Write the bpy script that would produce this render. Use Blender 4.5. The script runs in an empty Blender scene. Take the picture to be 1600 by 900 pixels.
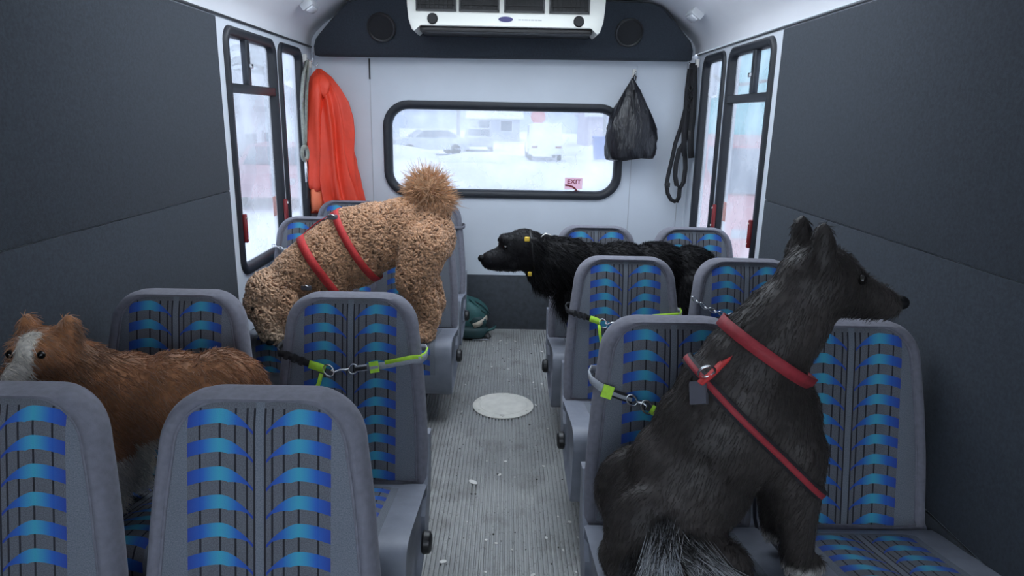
import bpy, bmesh, math, random
import numpy as np
from mathutils import Vector, Matrix, Euler, noise
from mathutils.bvhtree import BVHTree
from math import sin, cos, tan, pi, radians, sqrt, atan2

random.seed(7)
rng = np.random.default_rng(11)
SC = bpy.context.scene
COL = SC.collection

# ------------------------------------------------------------------ camera, sky, exposure
CAM_H = 1.48
cam_d = bpy.data.cameras.new('camera')
cam_d.sensor_fit = 'HORIZONTAL'; cam_d.sensor_width = 36.0
cam_d.lens = 1050.0 / 1600.0 * 36.0
cam_d.clip_start = 0.05; cam_d.clip_end = 500
cam = bpy.data.objects.new('camera', cam_d); COL.objects.link(cam)
cam.matrix_world = (Matrix.Translation((0, 0, CAM_H)) @ Matrix.Rotation(-radians(0.55), 4, 'Z')
                    @ Matrix.Rotation(pi / 2 - radians(14.3), 4, 'X') @ Matrix.Rotation(0.02, 4, 'Z'))
SC.camera = cam

world = bpy.data.worlds.new('overcast_sky'); SC.world = world; world.use_nodes = True
bg = world.node_tree.nodes['Background']
bg.inputs['Color'].default_value = (0.84, 0.91, 1.0, 1)
bg.inputs['Strength'].default_value = 2.2
SC.view_settings.view_transform = 'Standard'
SC.view_settings.look = 'None'
SC.view_settings.gamma = 1.0
SC.view_settings.use_curve_mapping = False
SC.view_settings.exposure = 1.5
SC.cycles.use_denoising = True
SC.cycles.max_bounces = 10
SC.cycles.diffuse_bounces = 7
SC.cycles.transparent_max_bounces = 16
SC.cycles.caustics_reflective = False
SC.cycles.caustics_refractive = False

# ------------------------------------------------------------------ materials
class S:
    """tiny expression helper over shader math nodes"""
    def __init__(s, nt, v): s.nt, s.v = nt, v
    def _op(s, op, o=None, c=None):
        n = s.nt.nodes.new('ShaderNodeMath'); n.operation = op
        for i, a in enumerate((s, o, c)):
            if a is None: continue
            if isinstance(a, S): s.nt.links.new(a.v, n.inputs[i])
            else: n.inputs[i].default_value = a
        return S(s.nt, n.outputs[0])
    def __add__(s, o): return s._op('ADD', o)
    def __sub__(s, o): return s._op('SUBTRACT', o)
    def __mul__(s, o): return s._op('MULTIPLY', o)
    def __truediv__(s, o): return s._op('DIVIDE', o)
    def abs(s): return s._op('ABSOLUTE')
    def lt(s, o): return s._op('LESS_THAN', o)
    def gt(s, o): return s._op('GREATER_THAN', o)
    def mod(s, o): return s._op('FLOORED_MODULO', o)
    def pow(s, o): return s._op('POWER', o)
    def max(s, o): return s._op('MAXIMUM', o)
    def min(s, o): return s._op('MINIMUM', o)

MATS = {}
def new_mat(name):
    m = bpy.data.materials.new(name); m.use_nodes = True
    return m, m.node_tree, m.node_tree.nodes['Principled BSDF']

def texco(nt, kind='Object', scale=(1, 1, 1)):
    t = nt.nodes.new('ShaderNodeTexCoord'); mp = nt.nodes.new('ShaderNodeMapping')
    mp.inputs['Scale'].default_value = scale
    nt.links.new(t.outputs[kind], mp.inputs['Vector']); return mp.outputs[0]

def noise_tex(nt, scale, detail=3, vec=None, rough=0.5):
    n = nt.nodes.new('ShaderNodeTexNoise'); n.inputs['Scale'].default_value = scale
    n.inputs['Detail'].default_value = detail; n.inputs['Roughness'].default_value = rough
    if vec is not None: nt.links.new(vec, n.inputs['Vector'])
    return n.outputs['Fac']

def ramp(nt, fac, stops):
    r = nt.nodes.new('ShaderNodeValToRGB'); nt.links.new(fac, r.inputs[0])
    els = r.color_ramp.elements
    while len(els) < len(stops): els.new(0.5)
    for e, (p, c) in zip(els, stops): e.position = p; e.color = (*c, 1)
    return r.outputs[0]

def mixc(nt, fac, a, b):
    n = nt.nodes.new('ShaderNodeMix'); n.data_type = 'RGBA'
    def put(sock, v):
        if isinstance(v, S): nt.links.new(v.v, sock)
        elif isinstance(v, bpy.types.NodeSocket): nt.links.new(v, sock)
        elif isinstance(v, (int, float)): sock.default_value = v
        else: sock.default_value = (*v, 1)
    put(n.inputs[0], fac); put(n.inputs[6], a); put(n.inputs[7], b)
    return n.outputs[2]

def bump(nt, bsdf, fac, strength=0.3, dist=0.01):
    b = nt.nodes.new('ShaderNodeBump'); b.inputs['Strength'].default_value = strength
    b.inputs['Distance'].default_value = dist
    nt.links.new(fac, b.inputs['Height']); nt.links.new(b.outputs[0], bsdf.inputs['Normal'])

def mat(name, col, rough=0.6, var=0.12, vscale=8, bscale=0, bstr=0.2, bdist=0.003, metal=0.0, sheen=0.0, kind='Object', stretch=(1, 1, 1), spec=0.5, coat=0.0):
    if name in MATS: return MATS[name]
    m, nt, b = new_mat(name)
    vec = texco(nt, kind, stretch)
    f = noise_tex(nt, vscale, 4, vec)
    lo = tuple(max(0, c * (1 - var)) for c in col); hi = tuple(min(1, c * (1 + var)) for c in col)
    nt.links.new(ramp(nt, f, [(0.3, lo), (0.7, hi)]), b.inputs['Base Color'])
    b.inputs['Roughness'].default_value = rough; b.inputs['Metallic'].default_value = metal
    b.inputs['Specular IOR Level'].default_value = spec
    if sheen:
        b.inputs['Sheen Weight'].default_value = sheen; b.inputs['Sheen Roughness'].default_value = 0.4
        b.inputs['Sheen Tint'].default_value = (*[min(1, c * 2.5 + .2) for c in col], 1)
    if coat: b.inputs['Coat Weight'].default_value = coat
    if bscale: bump(nt, b, noise_tex(nt, bscale, 3, vec), bstr, bdist)
    MATS[name] = m; return m

def glass(name, tint, veil):
    """tinted, slightly salt-hazed bus glazing"""
    m = bpy.data.materials.new(name); m.use_nodes = True; nt = m.node_tree; nt.nodes.clear()
    out = nt.nodes.new('ShaderNodeOutputMaterial')
    tr = nt.nodes.new('ShaderNodeBsdfTransparent'); tr.inputs[0].default_value = (*tint, 1)
    df = nt.nodes.new('ShaderNodeBsdfTranslucent'); df.inputs[0].default_value = (0.9, 0.92, 0.95, 1)
    gl = nt.nodes.new('ShaderNodeBsdfGlossy'); gl.inputs['Roughness'].default_value = 0.03
    f = noise_tex(nt, 3.0, 5, texco(nt, 'Object'))
    mr = nt.nodes.new('ShaderNodeMapRange'); nt.links.new(f, mr.inputs[0])
    mr.inputs[1].default_value = .3; mr.inputs[2].default_value = .75
    mr.inputs[3].default_value = veil * .6; mr.inputs[4].default_value = veil * 1.4
    m1 = nt.nodes.new('ShaderNodeMixShader'); nt.links.new(mr.outputs[0], m1.inputs[0])
    nt.links.new(tr.outputs[0], m1.inputs[1]); nt.links.new(df.outputs[0], m1.inputs[2])
    lw = nt.nodes.new('ShaderNodeLayerWeight'); lw.inputs[0].default_value = .5
    fr = (S(nt, lw.outputs['Facing']).pow(5.0) * .3 + .02).v.node
    m2 = nt.nodes.new('ShaderNodeMixShader'); nt.links.new(fr.outputs[0], m2.inputs[0])
    nt.links.new(m1.outputs[0], m2.inputs[1]); nt.links.new(gl.outputs[0], m2.inputs[2])
    nt.links.new(m2.outputs[0], out.inputs[0]); MATS[name] = m; return m

def upholstery():
    """woven grey seat fabric printed with mirrored blue-to-cyan arches and black pinstripes (UV in metres)"""
    m, nt, b = new_mat('patterned_seat_fabric')
    uv = nt.nodes.new('ShaderNodeUVMap'); uv.uv_map = 'UVMap'
    sp = nt.nodes.new('ShaderNodeSeparateXYZ'); nt.links.new(uv.outputs[0], sp.inputs[0])
    u = S(nt, sp.outputs[0]).abs(); v = S(nt, sp.outputs[1])
    weave = noise_tex(nt, 420, 2, uv.outputs[0])
    cloud = noise_tex(nt, 14, 3, uv.outputs[0])
    ground = ramp(nt, weave, [(0.32, (0.10, 0.115, 0.14)), (0.68, (0.185, 0.20, 0.235))])
    inner = ramp(nt, weave, [(0.32, (0.075, 0.08, 0.095)), (0.68, (0.14, 0.145, 0.165))])
    infield = u.lt(0.142)
    c = mixc(nt, infield, ground, inner)
    gap = u.lt(0.0085)
    c = mixc(nt, gap, c, ground)
    c = mixc(nt, S(nt, cloud) * 0.15, c, (0.24, 0.25, 0.27))
    # pinstripes
    line = None
    for p in (0.0105, 0.025, 0.048, 0.078, 0.117):
        l = (u - p).abs().lt(0.0021)
        line = l if line is None else line.max(l)
    seg = (v / 0.056).mod(1.0)
    line = line * v.gt(0.012)
    c = mixc(nt, line * 0.96, c, (0.012, 0.012, 0.018))
    # arches
    inn = ((u * -1.0 + 0.078).max(0.0) / 0.066).pow(1.7) * 0.044
    outn = ((u - 0.078).max(0.0) / 0.064).pow(2.0) * 0.012
    ph = ((v - inn - outn - 0.012) / 0.056).mod(1.0)
    taper = ((u - 0.012) / 0.05).min(1.0).max(0.25)
    band = ph.lt(taper * 0.49) * u.lt(0.142) * u.gt(0.013) * v.gt(0.012)
    g = (u - 0.078).abs() / 0.066
    arch = ramp(nt, g.v, [(0.0, (0.05, 0.36, 0.50)), (0.22, (0.04, 0.28, 0.50)), (0.5, (0.02, 0.12, 0.47)), (1.0, (0.015, 0.045, 0.30))])
    c = mixc(nt, band * 0.93, c, arch)
    nt.links.new(c, b.inputs['Base Color'])
    b.inputs['Roughness'].default_value = 0.9
    b.inputs['Sheen Weight'].default_value = 0.04
    bump(nt, b, weave, 0.25, 0.002)
    MATS['pattern'] = m

upholstery()
M_plush = mat('lavender_grey_plush', (0.165, 0.165, 0.198), 0.95, .12, 60, 500, .3, .002, sheen=.2)
M_vinylseat = mat('grey_seat_vinyl', (0.20, 0.215, 0.26), 0.5, .10, 20, 120, .15, .002)
M_shell = mat('dark_seat_shell', (0.035, 0.038, 0.045), 0.55, .1, 30)
M_blackp = mat('black_plastic', (0.012, 0.012, 0.014), 0.4, .1, 30)
M_rubber = mat('black_rubber_gasket', (0.012, 0.015, 0.022), 0.5, .15, 30, 80, .08)
M_wall = mat('white_frp_panel', (0.64, 0.685, 0.75), 0.42, .04, 3, 200, .04, .001)
M_ceil = mat('white_ceiling_panel', (0.74, 0.755, 0.80), 0.5, .03, 3, 160, .06, .001)
M_char = mat('charcoal_carpet_lining', (0.030, 0.038, 0.050), 0.95, .2, 120, 600, .4, .002, sheen=.15)
M_kick = mat('charcoal_kick_panel', (0.045, 0.052, 0.062), 0.8, .2, 30, 300, .2, .002)
M_cream = mat('cream_ac_plastic', (0.80, 0.80, 0.74), 0.45, .02, 5)
M_metal = mat('chromed_steel', (0.72, 0.73, 0.75), 0.22, .05, 40, metal=1.0)
M_alu = mat('dark_anodised_aluminium', (0.05, 0.055, 0.065), 0.4, .1, 20, metal=.6)
M_lime = mat('fluorescent_lime_webbing', (0.50, 0.85, 0.06), 0.7, .1, 80, 500, .3, .001)
M_webb = mat('black_webbing', (0.018, 0.018, 0.022), 0.75, .2, 120, 700, .3, .001)
M_reflect = mat('grey_reflective_webbing', (0.36, 0.38, 0.42), 0.5, .12, 120, 600, .2, .001)
M_white = mat('white_plastic', (0.78, 0.77, 0.73), 0.5, .06, 20)
M_red = mat('red_webbing', (0.55, 0.035, 0.035), 0.7, .15, 90, 600, .3, .001)
M_darkred = mat('dark_red_webbing', (0.30, 0.025, 0.035), 0.7, .15, 90, 600, .3, .001)
M_redp = mat('red_plastic_latch', (0.20, 0.012, 0.015), 0.4, .1, 20)
M_glass = glass('tinted_rear_glass', (0.39, 0.405, 0.435), 0.16)
M_glassc = glass('clear_front_glass', (0.93, 0.95, 0.96), 0.03)

# ------------------------------------------------------------------ mesh helpers
ORG = {}
def origin(o): return ORG.get(o.name, Vector((0, 0, 0))) if o is not None else Vector((0, 0, 0))

class MB:
    def __init__(s): s.v, s.f, s.uv, s.col = [], [], None, None
    def add(s, vs, fs):
        n = len(s.v); s.v += [tuple(p) for p in vs]; s.f += [tuple(n + i for i in q) for q in fs]; return s
    def box(s, a, b):
        x0, y0, z0 = a; x1, y1, z1 = b
        return s.add([(x0, y0, z0), (x1, y0, z0), (x1, y1, z0), (x0, y1, z0), (x0, y0, z1), (x1, y0, z1), (x1, y1, z1), (x0, y1, z1)],
                     [(0, 3, 2, 1), (4, 5, 6, 7), (0, 1, 5, 4), (1, 2, 6, 5), (2, 3, 7, 6), (3, 0, 4, 7)])
    def rbox(s, a, b, r=0.01, seg=2):
        bm = bmesh.new(); bmesh.ops.create_cube(bm, size=1)
        c = [(p + q) / 2 for p, q in zip(a, b)]; d = [abs(q - p) for p, q in zip(a, b)]
        for v in bm.verts: v.co = Vector([c[i] + v.co[i] * d[i] for i in range(3)])
        bmesh.ops.bevel(bm, geom=bm.edges[:], offset=min(r, min(d) * .49), segments=seg, affect='EDGES', profile=.5)
        return s.frombm(bm)
    def frombm(s, bm):
        bm.verts.index_update()
        s.add([v.co for v in bm.verts], [[v.index for v in f.verts] for f in bm.faces]); bm.free(); return s
    def loft(s, loops, closed=True, cap=True, capend=None):
        n = len(loops[0]); vs = [p for l in loops for p in l]; fs = []
        for i in range(len(loops) - 1):
            for j in range(n if closed else n - 1):
                k = (j + 1) % n
                fs.append((i * n + j, i * n + k, (i + 1) * n + k, (i + 1) * n + j))
        if cap and closed: fs.append(tuple(range(n - 1, -1, -1)))
        if (cap if capend is None else capend) and closed: fs.append(tuple((len(loops) - 1) * n + j for j in range(n)))
        return s.add(vs, fs)
    def tube(s, pts, r, n=8, closed=False, cap=True):
        pts = [Vector(p) for p in pts]; m = len(pts); loops = []; up = None
        rs = r if hasattr(r, '__len__') else [r] * m
        for i, p in enumerate(pts):
            a = pts[(i - 1) % m] if (closed or i > 0) else p
            b = pts[(i + 1) % m] if (closed or i < m - 1) else p
            t = (b - a).normalized()
            if up is None: up = Vector((0, 0, 1)) if abs(t.z) < .9 else Vector((1, 0, 0))
            x = (up - t * up.dot(t)).normalized(); y = t.cross(x); up = x
            loops.append([p + (x * cos(2 * pi * k / n) + y * sin(2 * pi * k / n)) * rs[i] for k in range(n)])
        if closed: loops.append(loops[0]); cap = False
        return s.loft(loops, True, cap)
    def ribbon(s, pts, side, w, t=0.002, closed=False):
        """flat webbing: pts centreline, side(i) = unit vector across the width"""
        pts = [Vector(p) for p in pts]; m = len(pts); loops = []
        for i, p in enumerate(pts):
            a = pts[(i - 1) % m] if (closed or i > 0) else p
            b = pts[(i + 1) % m] if (closed or i < m - 1) else p
            tg = (b - a).normalized(); sd = Vector(side(i)) if callable(side) else Vector(side)
            sd = (sd - tg * sd.dot(tg)).normalized(); nn = tg.cross(sd)
            loops.append([p + sd * w / 2 + nn * t / 2, p - sd * w / 2 + nn * t / 2, p - sd * w / 2 - nn * t / 2, p + sd * w / 2 - nn * t / 2])
        if closed: loops.append(loops[0])
        return s.loft(loops, True, not closed)
    def lathe(s, prof, c=(0, 0, 0), n=24, axis='Z'):
        loops = []
        for r, h in prof:
            l = []
            for k in range(n):
                a = 2 * pi * k / n; x, y = r * cos(a), r * sin(a)
                q = {'Z': (x, y, h), 'Y': (x, h, -y), 'X': (h, x, y)}[axis]
                l.append((c[0] + q[0], c[1] + q[1], c[2] + q[2]))
            loops.append(l)
        return s.loft(loops)
    def ell(s, c, r, rot=None, nu=14, nv=9):
        R = (Euler(rot).to_matrix() if rot else Matrix.Identity(3)); c = Vector(c)
        if not hasattr(r, '__len__'): r = (r, r, r)
        vs = [c + R @ Vector((0, 0, -r[2]))]
        for i in range(1, nv):
            ph = -pi / 2 + pi * i / nv
            for j in range(nu):
                a = 2 * pi * j / nu; vs.append(c + R @ Vector((r[0] * cos(ph) * cos(a), r[1] * cos(ph) * sin(a), r[2] * sin(ph))))
        vs.append(c + R @ Vector((0, 0, r[2]))); fs = []
        for j in range(nu): fs.append((0, 1 + (j + 1) % nu, 1 + j))
        for i in range(nv - 2):
            for j in range(nu):
                k = (j + 1) % nu; fs.append((1 + i * nu + j, 1 + i * nu + k, 1 + (i + 1) * nu + k, 1 + (i + 1) * nu + j))
        e = len(vs) - 1; b0 = 1 + (nv - 2) * nu
        for j in range(nu): fs.append((b0 + j, b0 + (j + 1) % nu, e))
        return s.add(vs, fs)
    def cap_(s, p0, r0, p1, r1, n=12):
        p0, p1 = Vector(p0), Vector(p1); d = p1 - p0; L = d.length or 1e-6; t = d / L
        pts, rs = [], []
        for a in (-80, -55, -25): pts.append(p0 + t * r0 * sin(radians(a))); rs.append(r0 * cos(radians(a)))
        pts.append(p0); rs.append(r0); pts.append((p0 + p1) / 2); rs.append((r0 + r1) / 2); pts.append(p1); rs.append(r1)
        for a in (25, 55, 80): pts.append(p1 + t * r1 * sin(radians(a))); rs.append(r1 * cos(radians(a)))
        return s.tube(pts, rs, n)
    def mesh(s, name, off=Vector((0, 0, 0))):
        me = bpy.data.meshes.new(name)
        me.from_pydata([(p[0] - off[0], p[1] - off[1], p[2] - off[2]) for p in s.v], [], s.f); me.update(); return me
    def build(s, name, m, parent=None, smooth=True, angle=40, fix=True):
        off = origin(parent)
        me = s.mesh(name, off)
        if fix:
            bm = bmesh.new(); bm.from_mesh(me); bmesh.ops.recalc_face_normals(bm, faces=bm.faces[:]); bm.to_mesh(me); bm.free()
        return link(name, me, m, parent, smooth, angle)

def link(name, me, m, parent=None, smooth=True, angle=40):
    if m is not None and not me.materials: me.materials.append(m)
    if smooth:
        me.polygons.foreach_set('use_smooth', [True] * len(me.polygons))
        if angle < 180:
            bm = bmesh.new(); bm.from_mesh(me); lim = radians(angle)
            for e in bm.edges:
                if len(e.link_faces) == 2 and e.calc_face_angle(0) > lim: e.smooth = False
            bm.to_mesh(me); bm.free()
    o = bpy.data.objects.new(name, me); COL.objects.link(o)
    if parent is not None:
        o.parent = parent; ORG[o.name] = origin(parent).copy()
    return o

def tag(o, label=None, cat=None, group=None, kind=None):
    if label: o['label'] = label
    if cat: o['category'] = cat
    if group: o['group'] = group
    if kind: o['kind'] = kind
    return o

def thing(name, loc, label, cat, group=None):
    o = bpy.data.objects.new(name, None); COL.objects.link(o); o.location = loc; o.empty_display_size = .1
    ORG[o.name] = Vector(loc); return tag(o, label, cat, group)

def copy_tree(root, loc):
    r = root.copy(); COL.objects.link(r); r.location = loc; ORG[r.name] = Vector(loc)
    for ch in root.children:
        c = ch.copy(); COL.objects.link(c); c.parent = r; ORG[c.name] = Vector(loc)
        for g in ch.children:
            d = g.copy(); COL.objects.link(d); d.parent = c
    return r

def struct(o): o['kind'] = 'structure'; return o

# ------------------------------------------------------------------ the bus shell
XL, XR, YR, YF = -1.29, 1.225, 4.62, -2.3
TH = 0.05
# ribbed rubber floor: real ridges along the aisle
def floor_mat():
    m, nt, b = new_mat('ribbed_rubber_floor')
    vec = texco(nt, 'Object')
    big = noise_tex(nt, 1.6, 5, vec, .6); fine = noise_tex(nt, 55, 4, vec, .7)
    strk = noise_tex(nt, 1.0, 4, texco(nt, 'Object', (60, 4, 1)), .7)
    c = ramp(nt, big, [(0.3, (0.235, 0.24, 0.24)), (0.7, (0.37, 0.375, 0.37))])
    dirt = noise_tex(nt, 5.5, 5, vec, .65)
    c = mixc(nt, ramp(nt, dirt, [(0.52, (0, 0, 0)), (0.70, (.55, .55, .55))]), c, (0.10, 0.095, 0.085))
    c = mixc(nt, ramp(nt, fine, [(0.56, (0, 0, 0)), (0.70, (.65, .65, .65))]), c, (0.07, 0.065, 0.055))
    c = mixc(nt, ramp(nt, strk, [(0.57, (0, 0, 0)), (0.70, (.6, .6, .6))]), c, (0.50, 0.51, 0.50))
    nt.links.new(c, b.inputs['Base Color']); b.inputs['Roughness'].default_value = .62
    bump(nt, b, fine, .15, .002); return m
mb = MB(); P = 0.0165; x = XL; prof = []
while x < XR - 1e-6:
    prof += [(x, 0.0), (x + P * .50, 0.0), (x + P * .60, -.008), (x + P * .90, -.008)]; x += P
prof.append((XR, 0.0))
mb.loft([[(a, y, z) for a, z in prof] for y in (YF, 0.0, 1.5, 3.0, YR)], closed=False, cap=False)
n0 = len(prof)
mb.box((XL, YF, -.09), (XR, YR + TH, -.012))
struct(mb.build('floor', floor_mat(), smooth=False, fix=False))

# ceiling: coved cross-section
half = [(-1.29, 1.895), (-1.285, 1.94), (-1.255, 1.985), (-1.20, 2.035), (-1.10, 2.105), (-1.02, 2.15), (-.9, 2.185), (-.6, 2.215), (-.3, 2.225)]
sec = half + [(-.04 + (-.04 - x), z) for x, z in reversed(half)]
# unseen roof hatches over the aisle, added to let more skylight into the rear
HX0, HX1 = -.56, .48
FILL_HATCHES = [(2.10, 2.95), (3.10, 3.95)]
def ceil_piece(mb, y0, y1, xa=-9, xb=9):
    pts = [p for p in sec if xa <= p[0] <= xb]
    def zat(x): return np.interp(x, [p[0] for p in sec], [p[1] for p in sec])
    if xa > -9: pts = [(xa, zat(xa))] + [p for p in pts if p[0] > xa]
    if xb < 9: pts = [p for p in pts if p[0] < xb] + [(xb, zat(xb))]
    lo = [(a, y0, z) for a, z in pts] + [(a, y0, z + TH) for a, z in reversed(pts)]
    hi = [(a, y1, z) for a, z in pts] + [(a, y1, z + TH) for a, z in reversed(pts)]
    mb.loft([lo, hi])
mb = MB(); ys_ = [YF] + [v for h in FILL_HATCHES for v in h] + [YR + TH]
for q in range(0, len(ys_), 2): ceil_piece(mb, ys_[q], ys_[q + 1])
for HY0, HY1 in FILL_HATCHES:
    ceil_piece(mb, HY0, HY1, -9, HX0); ceil_piece(mb, HY0, HY1, HX1, 9)
ceil = struct(mb.build('ceiling', M_ceil, angle=30))
for (HY0, HY1), lab in zip(FILL_HATCHES, ('added light hatch in the ceiling above the middle seats, out of view', 'added light hatch in the ceiling above the floor plate, out of view')):
    hatch = thing('fill_hatch', (-.04, (HY0 + HY1) / 2, 2.20), lab, 'hatch', 'added light hatches')
    mb = MB()
    for a, b in (((HX0 - .04, HY0 - .04, 2.195), (HX1 + .04, HY0, 2.28)), ((HX0 - .04, HY1, 2.195), (HX1 + .04, HY1 + .04, 2.28)),
                 ((HX0 - .04, HY0, 2.195), (HX0, HY1, 2.28)), ((HX1, HY0, 2.195), (HX1 + .04, HY1, 2.28))): mb.rbox(a, b, .008)
    mb.build('fill_hatch_frame', M_white, hatch)
    MB().rbox((HX0, HY0, 2.262), (HX1, HY1, 2.268), .002).build('fill_hatch_pane', M_glassc, hatch)

def fill_mat():
    m = bpy.data.materials.new('fill_strip_glow'); m.use_nodes = True; nt = m.node_tree; b_ = nt.nodes['Principled BSDF']
    b_.inputs['Base Color'].default_value = (.85, .87, .9, 1); b_.inputs['Emission Color'].default_value = (.86, .93, 1.0, 1)
    b_.inputs['Emission Strength'].default_value = FILL_STRENGTH; return m
FILL_STRENGTH = 3.5
M_fill = fill_mat()  # made-up glowing ceiling strips, out of view, added to brighten the rear
for xx, lab in ((-.80, 'added fill strip along the left side of the roof, out of view'), (.72, 'added fill strip along the right side of the roof, out of view')):
    t = thing('fill_strip', (xx, 2.9, 2.19), lab, 'lamp', 'added fill strips')
    MB().rbox((xx - .075, 1.95, 2.165), (xx + .075, 3.85, 2.20), .008).build('housing', M_white, t)
    arcp = [(.06 * cos(a), -.05 * sin(a)) for a in np.linspace(0, pi, 11)]
    MB().loft([[(xx + a, y, 2.166 + b) for a, b in arcp] for y in (1.97, 3.83)]).build('diffuser', M_fill, t, angle=60)

# side walls with openings -------------------------------------------------
def side_wall(name, X, s, opens, m):
    """X inner face, s=-1 outward left / +1 outward right; opens = list of (y0,y1,z0,z1)"""
    a, b = sorted((X, X + s * TH)); mb = MB(); top = 1.90
    ys = sorted({YF, YR + TH, *[o[0] for o in opens], *[o[1] for o in opens]})
    for y0, y1 in zip(ys, ys[1:]):
        op = [o for o in opens if o[0] <= y0 + 1e-6 and o[1] >= y1 - 1e-6]
        if op:
            mb.box((a, y0, 0), (b, y1, op[0][2])); mb.box((a, y0, op[0][3]), (b, y1, top))
        else: mb.box((a, y0, 0), (b, y1, top))
    return struct(mb.build(name, m, smooth=False))

def rrect(cx, cz, hx, hz, r, n=8):
    out = []
    for sx, sz, a0 in ((1, 1, 0), (-1, 1, 90), (-1, -1, 180), (1, -1, 270)):
        for k in range(n + 1):
            a = radians(a0 + 90 * k / n); out.append((cx + sx * (hx - r) + r * cos(a), cz + sz * (hz - r) + r * sin(a)))
    return out

def ring(mb, place, cx, cz, hx, hz, r, w, d0, d1):
    """rounded-rectangle gasket; place(u,v,d) -> xyz"""
    prof = [(0.0, d0 * 0), (0.004, d1 * .8), (w * .35, d1), (w * .7, d1 * .9), (w - .004, d1 * .35), (w, d0)]
    loops = []
    for i, d in prof:
        loops.append([place(u, v, d) for u, v in rrect(cx, cz, hx - i, hz - i, max(.012, r - i))])
    loops.append([place(u, v, d0) for u, v in rrect(cx, cz, hx - .01, hz - .01, max(.012, r - .01))])
    loops.append(loops[0])
    mb.loft(loops, True, False)

WIN_L = [(3.20, 3.885, .69, 1.862), (3.935, 4.37, .69, 1.862)]
WIN_R = [(3.25, 3.925, .70, 1.872), (3.985, 4.43, .70, 1.872)]
FRONT = [(-1.65, -.75, .75, 1.80)]
INS = .032
def ins(w): return (w[0] + INS, w[1] - INS, w[2] + INS, w[3] - INS)
wl = side_wall('wall_left', XL, -1, [ins(w) for w in WIN_L + FRONT], M_wall)
wr = side_wall('wall_right', XR, 1, [ins(w) for w in WIN_R + FRONT], M_wall)
# charcoal carpet lining of the blind bays ahead of the rear windows
for s, X, par, y1, nm in ((1, XL, wl, 3.12, 'left'), (-1, XR, wr, 3.17, 'right')):
    a, b = sorted((X, X + s * .012))
    for k, (z0, z1) in enumerate(((.412, 1.122), (1.124, 1.88))):
        MB().rbox((a, -.60, z0), (b, y1, z1), .005).build('lining_panel', M_char, par)
    MB().rbox((a, YF + .02, .02), (b, YR - .02, .405), .004).build('kick_panel', M_kick, par)
    # dark joint between wall and ceiling
    a, b = sorted((X, X + s * .010))
    MB().rbox((a, YF + .02, 1.886), (b, YR - .02, 1.897), .002).build('joint_trim', M_alu, par)

wn = 0
def side_window(X, s, w, latch, slider, label_side):
    global wn; wn += 1
    y0, y1, z0, z1 = w
    root = bpy.data.objects.new('window_%d' % wn, None); COL.objects.link(root); root['kind'] = 'structure'
    root.location = (X, (y0 + y1) / 2, z0); ORG[root.name] = Vector(root.location)
    pl = lambda u, v, d: (X + s * d, u, v)
    mb = MB(); ring(mb, pl, (y0 + y1) / 2, (z0 + z1) / 2, (y1 - y0) / 2, (z1 - z0) / 2, .085, .05, -.03, .018)
    mb.build('frame', M_rubber, root, angle=60)
    g = sorted((X - s * .026, X - s * .022))
    MB().box((g[0], y0 + .03, z0 + .03), (g[1], y1 - .03, z1 - .03)).build('pane', M_glassc if y1 < 2 else M_glass, root, smooth=False)
    if slider:
        a, b = sorted((X - s * .02, X + s * .012))
        zr = z0 + .895
        MB().rbox((a, y0 + .04, zr - .022), (b, y1 - .04, zr + .022), .006).build('transom_rail', M_alu, root)
        ym = y0 + (y1 - y0) * .40
        st = MB().rbox((a, ym - .022, zr + .02), (b, ym + .022, z1 - .045), .006).build('sliding_sash_bar', M_alu, root)
        MB().rbox((X + s * .012, ym - .008, zr + .10), (X + s * .026, ym + .02, zr + .122), .004).build('finger_latch', M_metal, st)
    if latch:
        for yy in (y1 - .035, y0 + .035):
            lt = MB().rbox((X + s * .012, yy - .010, z0 + .17), (X + s * .034, yy + .010, z0 + .31), .006).build('release_latch', M_redp, root)
            sc = MB()
            for zz in (z0 + .19, z0 + .29): sc.lathe([(.0001, 0), (.006, 0), (.006, s * .003), (.0001, s * .003)], (X + s * .034, yy, zz), 10, 'X')
            sc.build('screw', M_white, lt)
        MB().box((X - s * .0215, y1 - .115, z0 + .22), (X - s * .0205, y1 - .062, z0 + .33)).build('warning_sticker', mat('pink_sticker', (.75, .45, .43), .6, .2, 60), root, smooth=False)
    return root
for w, lat in ((WIN_L[0], True), (WIN_L[1], False)): side_window(XL, 1, w, lat, lat, 'left')
for w, lat in ((WIN_R[0], True), (WIN_R[1], False)): side_window(XR, -1, w, lat, lat, 'right')
for w in FRONT:
    side_window(XL, 1, w, False, False, 'left'); side_window(XR, -1, w, False, False, 'right')

# rear wall and rear emergency window
RW = (-.838, .775, .935, 1.573)
mb = MB(); i = .052
mb.box((XL - TH, YR, 0), (XR + TH, YR + TH, RW[2] + i)); mb.box((XL - TH, YR, RW[3] - i), (XR + TH, YR + TH, 2.27))
mb.box((XL - TH, YR, RW[2] + i), (RW[0] + i, YR + TH, RW[3] - i)); mb.box((RW[1] - i, YR, RW[2] + i), (XR + TH, YR + TH, RW[3] - i))
wrear = struct(mb.build('wall_rear', M_wall, smooth=False))
MB().rbox((XL + .01, YR - .014, .0), (XR - .01, YR, .397), .004).build('kick_panel', M_kick, wrear)
for xx, z0, z1, w in ((-.915, .40, 1.82, .003), (.835, .40, 1.82, .003), (1.165, .40, 1.84, .004)):
    MB().box((xx - w / 2, YR - .003, z0), (xx + w / 2, YR, z1)).build('panel_joint', mat('grey_caulk', (.42, .44, .47), .7), wrear, smooth=False)
MB().rbox((-.920, YR - .012, 1.70), (-.911, YR, 1.83), .002).build('black_strip', M_blackp, wrear)
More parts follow.
